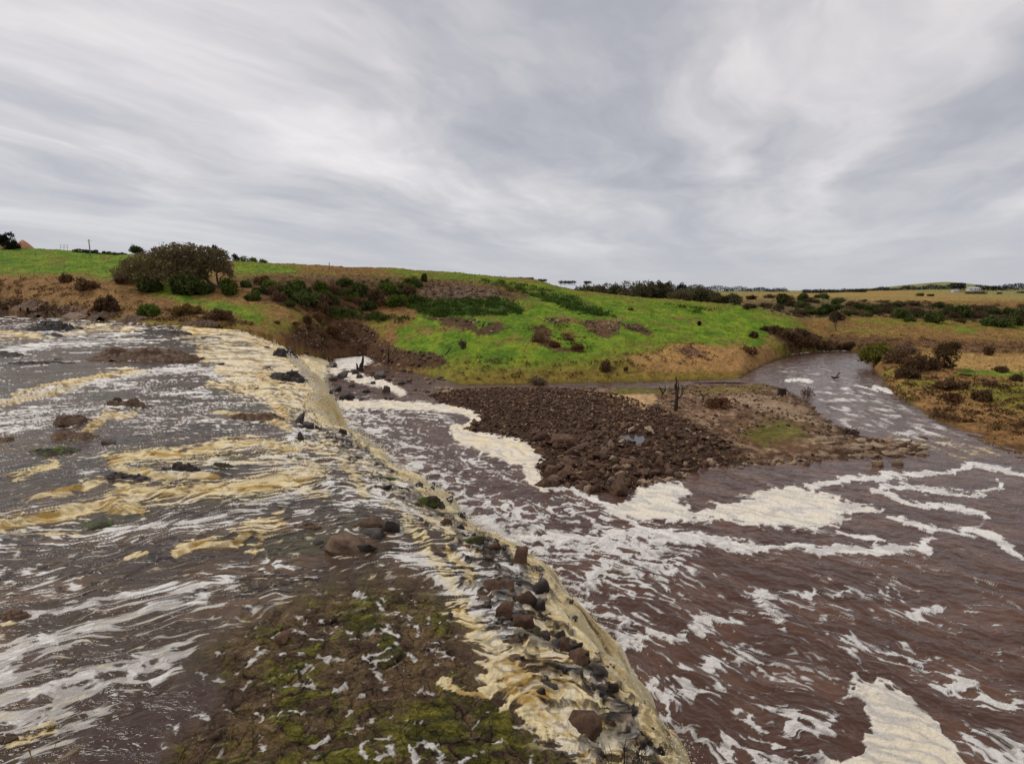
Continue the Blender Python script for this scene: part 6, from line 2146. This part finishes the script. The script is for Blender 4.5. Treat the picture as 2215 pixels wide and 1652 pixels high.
    for hz_ in (1.0, 1.85):
        paths.append(([(-1.25, 0, hz_), (0, 0, hz_), (1.65, 0, hz_)], [.05] * 3))
    o = mesh_np('metal_gate', *tubes(paths, 5), wood)
    o.location = (b_[0], y, g_)
    tag(o, 'small leaning rail gate on the crest left of the bare pole', 'gate')
    # farm buildings far off
    white = plain('white_wall', (.50, .48, .45))
    roofm = plain('pale_roof', (.40, .41, .42))

    def house(name, label, u, vb, vt, wpx, y, cat='house', windows=3):
        p = aty(u, vb, y)
        k = y / F
        w, h = wpx * k * .5, (vb - vt) * k
        o = empty(name, tuple(p))
        V, Q = [], []
        box(V, Q, -w, w, -4, 4, -6, h * .55)
        mesh_np('wall', np.array(V), np.array(Q), white, parent=o, smooth=False)
        V = np.array([(-w - .8, -5, h * .55), (w + .8, -5, h * .55), (w + .8, 5, h * .55), (-w - .8, 5, h * .55), (-w * .7, 0, h), (w * .7, 0, h)])
        me = bpy.data.meshes.new('roof')
        me.from_pydata(V.tolist(), [], [(0, 1, 5, 4), (1, 2, 5), (2, 3, 4, 5), (3, 0, 4), (3, 2, 1, 0)])
        me.materials.append(roofm)
        r = bpy.data.objects.new('roof', me)
        COL.objects.link(r)
        r.parent = o
        dk = plain('dark_window', (.03, .03, .035), .2)
        for i in range(windows):
            V, Q = [], []
            cx = -w * .7 + 1.4 * w * i / max(windows - 1, 1)
            box(V, Q, cx - .9, cx + .9, -4.06, -3.9, h * .12, h * .42)
            mesh_np('window', np.array(V), np.array(Q), dk, parent=o, smooth=False)
        tag(o, label, cat)
    house('farmhouse', 'white farmhouse with pale roof among dark trees on the horizon', 2106, 628, 621, 24, 1120)
    house('farm_shed', 'long low white shed left of the farmhouse', 2066, 628.5, 626, 11, 1100, 'shed', 1)
    house('farm_shed', 'flat pale shed out on the golden plain', 2055, 640, 637.6, 20, 720, 'shed', 1)
    # bare twigs and grass stalks on the near bank
    rs = np.random.RandomState(77)
    y = 3.25
    b_ = aty(1352, 1715, y)
    paths = []
    for i in range(20):
        tip = aty(1352 + rs.uniform(-68, 68), rs.uniform(1588, 1648), y + rs.uniform(-.15, .2))
        pth = branchy(rs, b_, tip, .0045, .0012, 6, .035)
        paths.append(pth)
        for j in range(4):
            s = pth[0][rs.randint(2, 5)]
            paths.append(branchy(rs, s, s + np.array([rs.uniform(-.06, .06), rs.uniform(-.04, .04), rs.uniform(.02, .10)]), .0022, .0008, 4, .06))
    o = mesh_np('twig_bush', *tubes(paths, 5), M_DEAD)
    tag(o, 'bare black twig bush at the bottom edge in front of the cascade', 'bush')
    straw = plain('straw', (.30, .17, .07))
    green = plain('green_blade', (.22, .28, .03))
    for i, (u, v, lean, gr) in enumerate([(500, 1566, -8, 0), (522, 1607, -14, 0), (172, 1617, -26, 0), (62, 1612, 20, 0), (396, 1630, -16, 1), (604, 1585, 6, 0), (640, 1612, 12, 0), (124, 1598, -30, 1), (150, 1640, 6, 0), (455, 1640, 8, 1), (545, 1640, -4, 0), (300, 1638, 5, 0), (560, 1632, 3, 0), (30, 1634, 12, 1), (430, 1648, -6, 0)]):
        yy = 3.0 + rs.uniform(-.2, .2)
        tip = aty(u, v, yy)
        bs = aty(u + lean * 1.8, 1790, yy)
        paths = [branchy(rs, bs, tip, .0035, .0018, 6, .006)]
        o = mesh_np('grass_stalk', *tubes(paths, 5), green if gr else straw)
        if not gr:
            d = (tip - bs) / np.linalg.norm(tip - bs)
            mesh_np('seed_head', *tubes([([tip - d * .07, tip - d * .035, tip], [.002, .0055, .001])], 5), straw, parent=o)
        tag(o, 'green grass blade at the bottom left edge' if gr else 'dry straw stalk with a seed head at the bottom left edge', 'grass stalk', 'green blades on the near bank' if gr else 'dry stalks on the near bank')


build_details()


# ------------------------------------------------------------------ splashing spray along the foot and lip of the falls
def build_spray():
    rs = np.random.RandomState(91)
    y = np.concatenate([rs.uniform(14, 60, 9000), rs.uniform(60, 122, 3000)])
    lo = fbm(y * .45, y * 0 + 2.2, 3, 131)
    ok = lo + .35 * rs.randn(len(y)) > -.05
    y = y[ok]
    n = len(y)
    k = rs.rand(n)
    foot = k < .72
    x = np.where(foot, footx(y) + rs.randn(n) * .45 + .15, lipx(y) + np.abs(rs.randn(n)) * .35)
    z0 = np.where(foot, ZP, river_z(x, y))
    z = z0 + np.abs(rs.randn(n)) ** 1.4 * np.where(foot, .48, .16) + .05
    s_ = (.014 + .034 * rs.rand(n) ** 2) * np.clip(y / 22, .8, 2.6)
    m = 15000
    y2 = np.concatenate([rs.uniform(7, 26, m * 2 // 3), rs.uniform(26, 60, m // 3)])
    t2 = np.abs(rs.randn(m)) * .22 + .02
    x2 = lipx(y2) + (footx(y2) - lipx(y2)) * t2
    z2 = fall_z(t2, y2, x2) + np.abs(rs.randn(m)) * .16
    x2 = x2 + np.abs(rs.randn(m)) * .16
    q = fbm(y2 * .7, y2 * 0 + 7.7, 3, 133) + .3 * rs.randn(m) > .05
    x, y, z = np.concatenate([x, x2[q]]), np.concatenate([y, y2[q]]), np.concatenate([z, z2[q]])
    s_ = np.concatenate([s_, (.008 + .020 * rs.rand(q.sum()) ** 2) * np.clip(y2[q] / 14, .8, 3.0)])
    n = len(x)
    P = np.stack([x, y, z], -1)
    a = rs.randn(n, 3)
    a /= np.linalg.norm(a, axis=1)[:, None]
    b = np.cross(a, rs.randn(n, 3))
    b /= np.linalg.norm(b, axis=1)[:, None]
    c = np.cross(a, b)
    V = np.stack([P + a * s_[:, None] * 1.3, P + b * s_[:, None], P + c * s_[:, None], P - (a + b + c) * .6 * s_[:, None]], 1).reshape(-1, 3)
    i = np.arange(n)[:, None] * 4
    Q = np.concatenate([i + np.array([[0, 1, 2]]), i + np.array([[0, 2, 3]]), i + np.array([[0, 3, 1]]), i + np.array([[1, 3, 2]])])
    C = np.array([.80, .72, .55]) + (np.array([.86, .84, .80]) - np.array([.80, .72, .55])) * rs.rand(n)[:, None]
    o = mesh_np('spray', V, Q, M_GRASSB, np.repeat(C, 4, 0), smooth=False)
    tag(o, 'flecks of cream spray thrown up along the foot of the falls', 'spray', None, 'stuff')


build_spray()
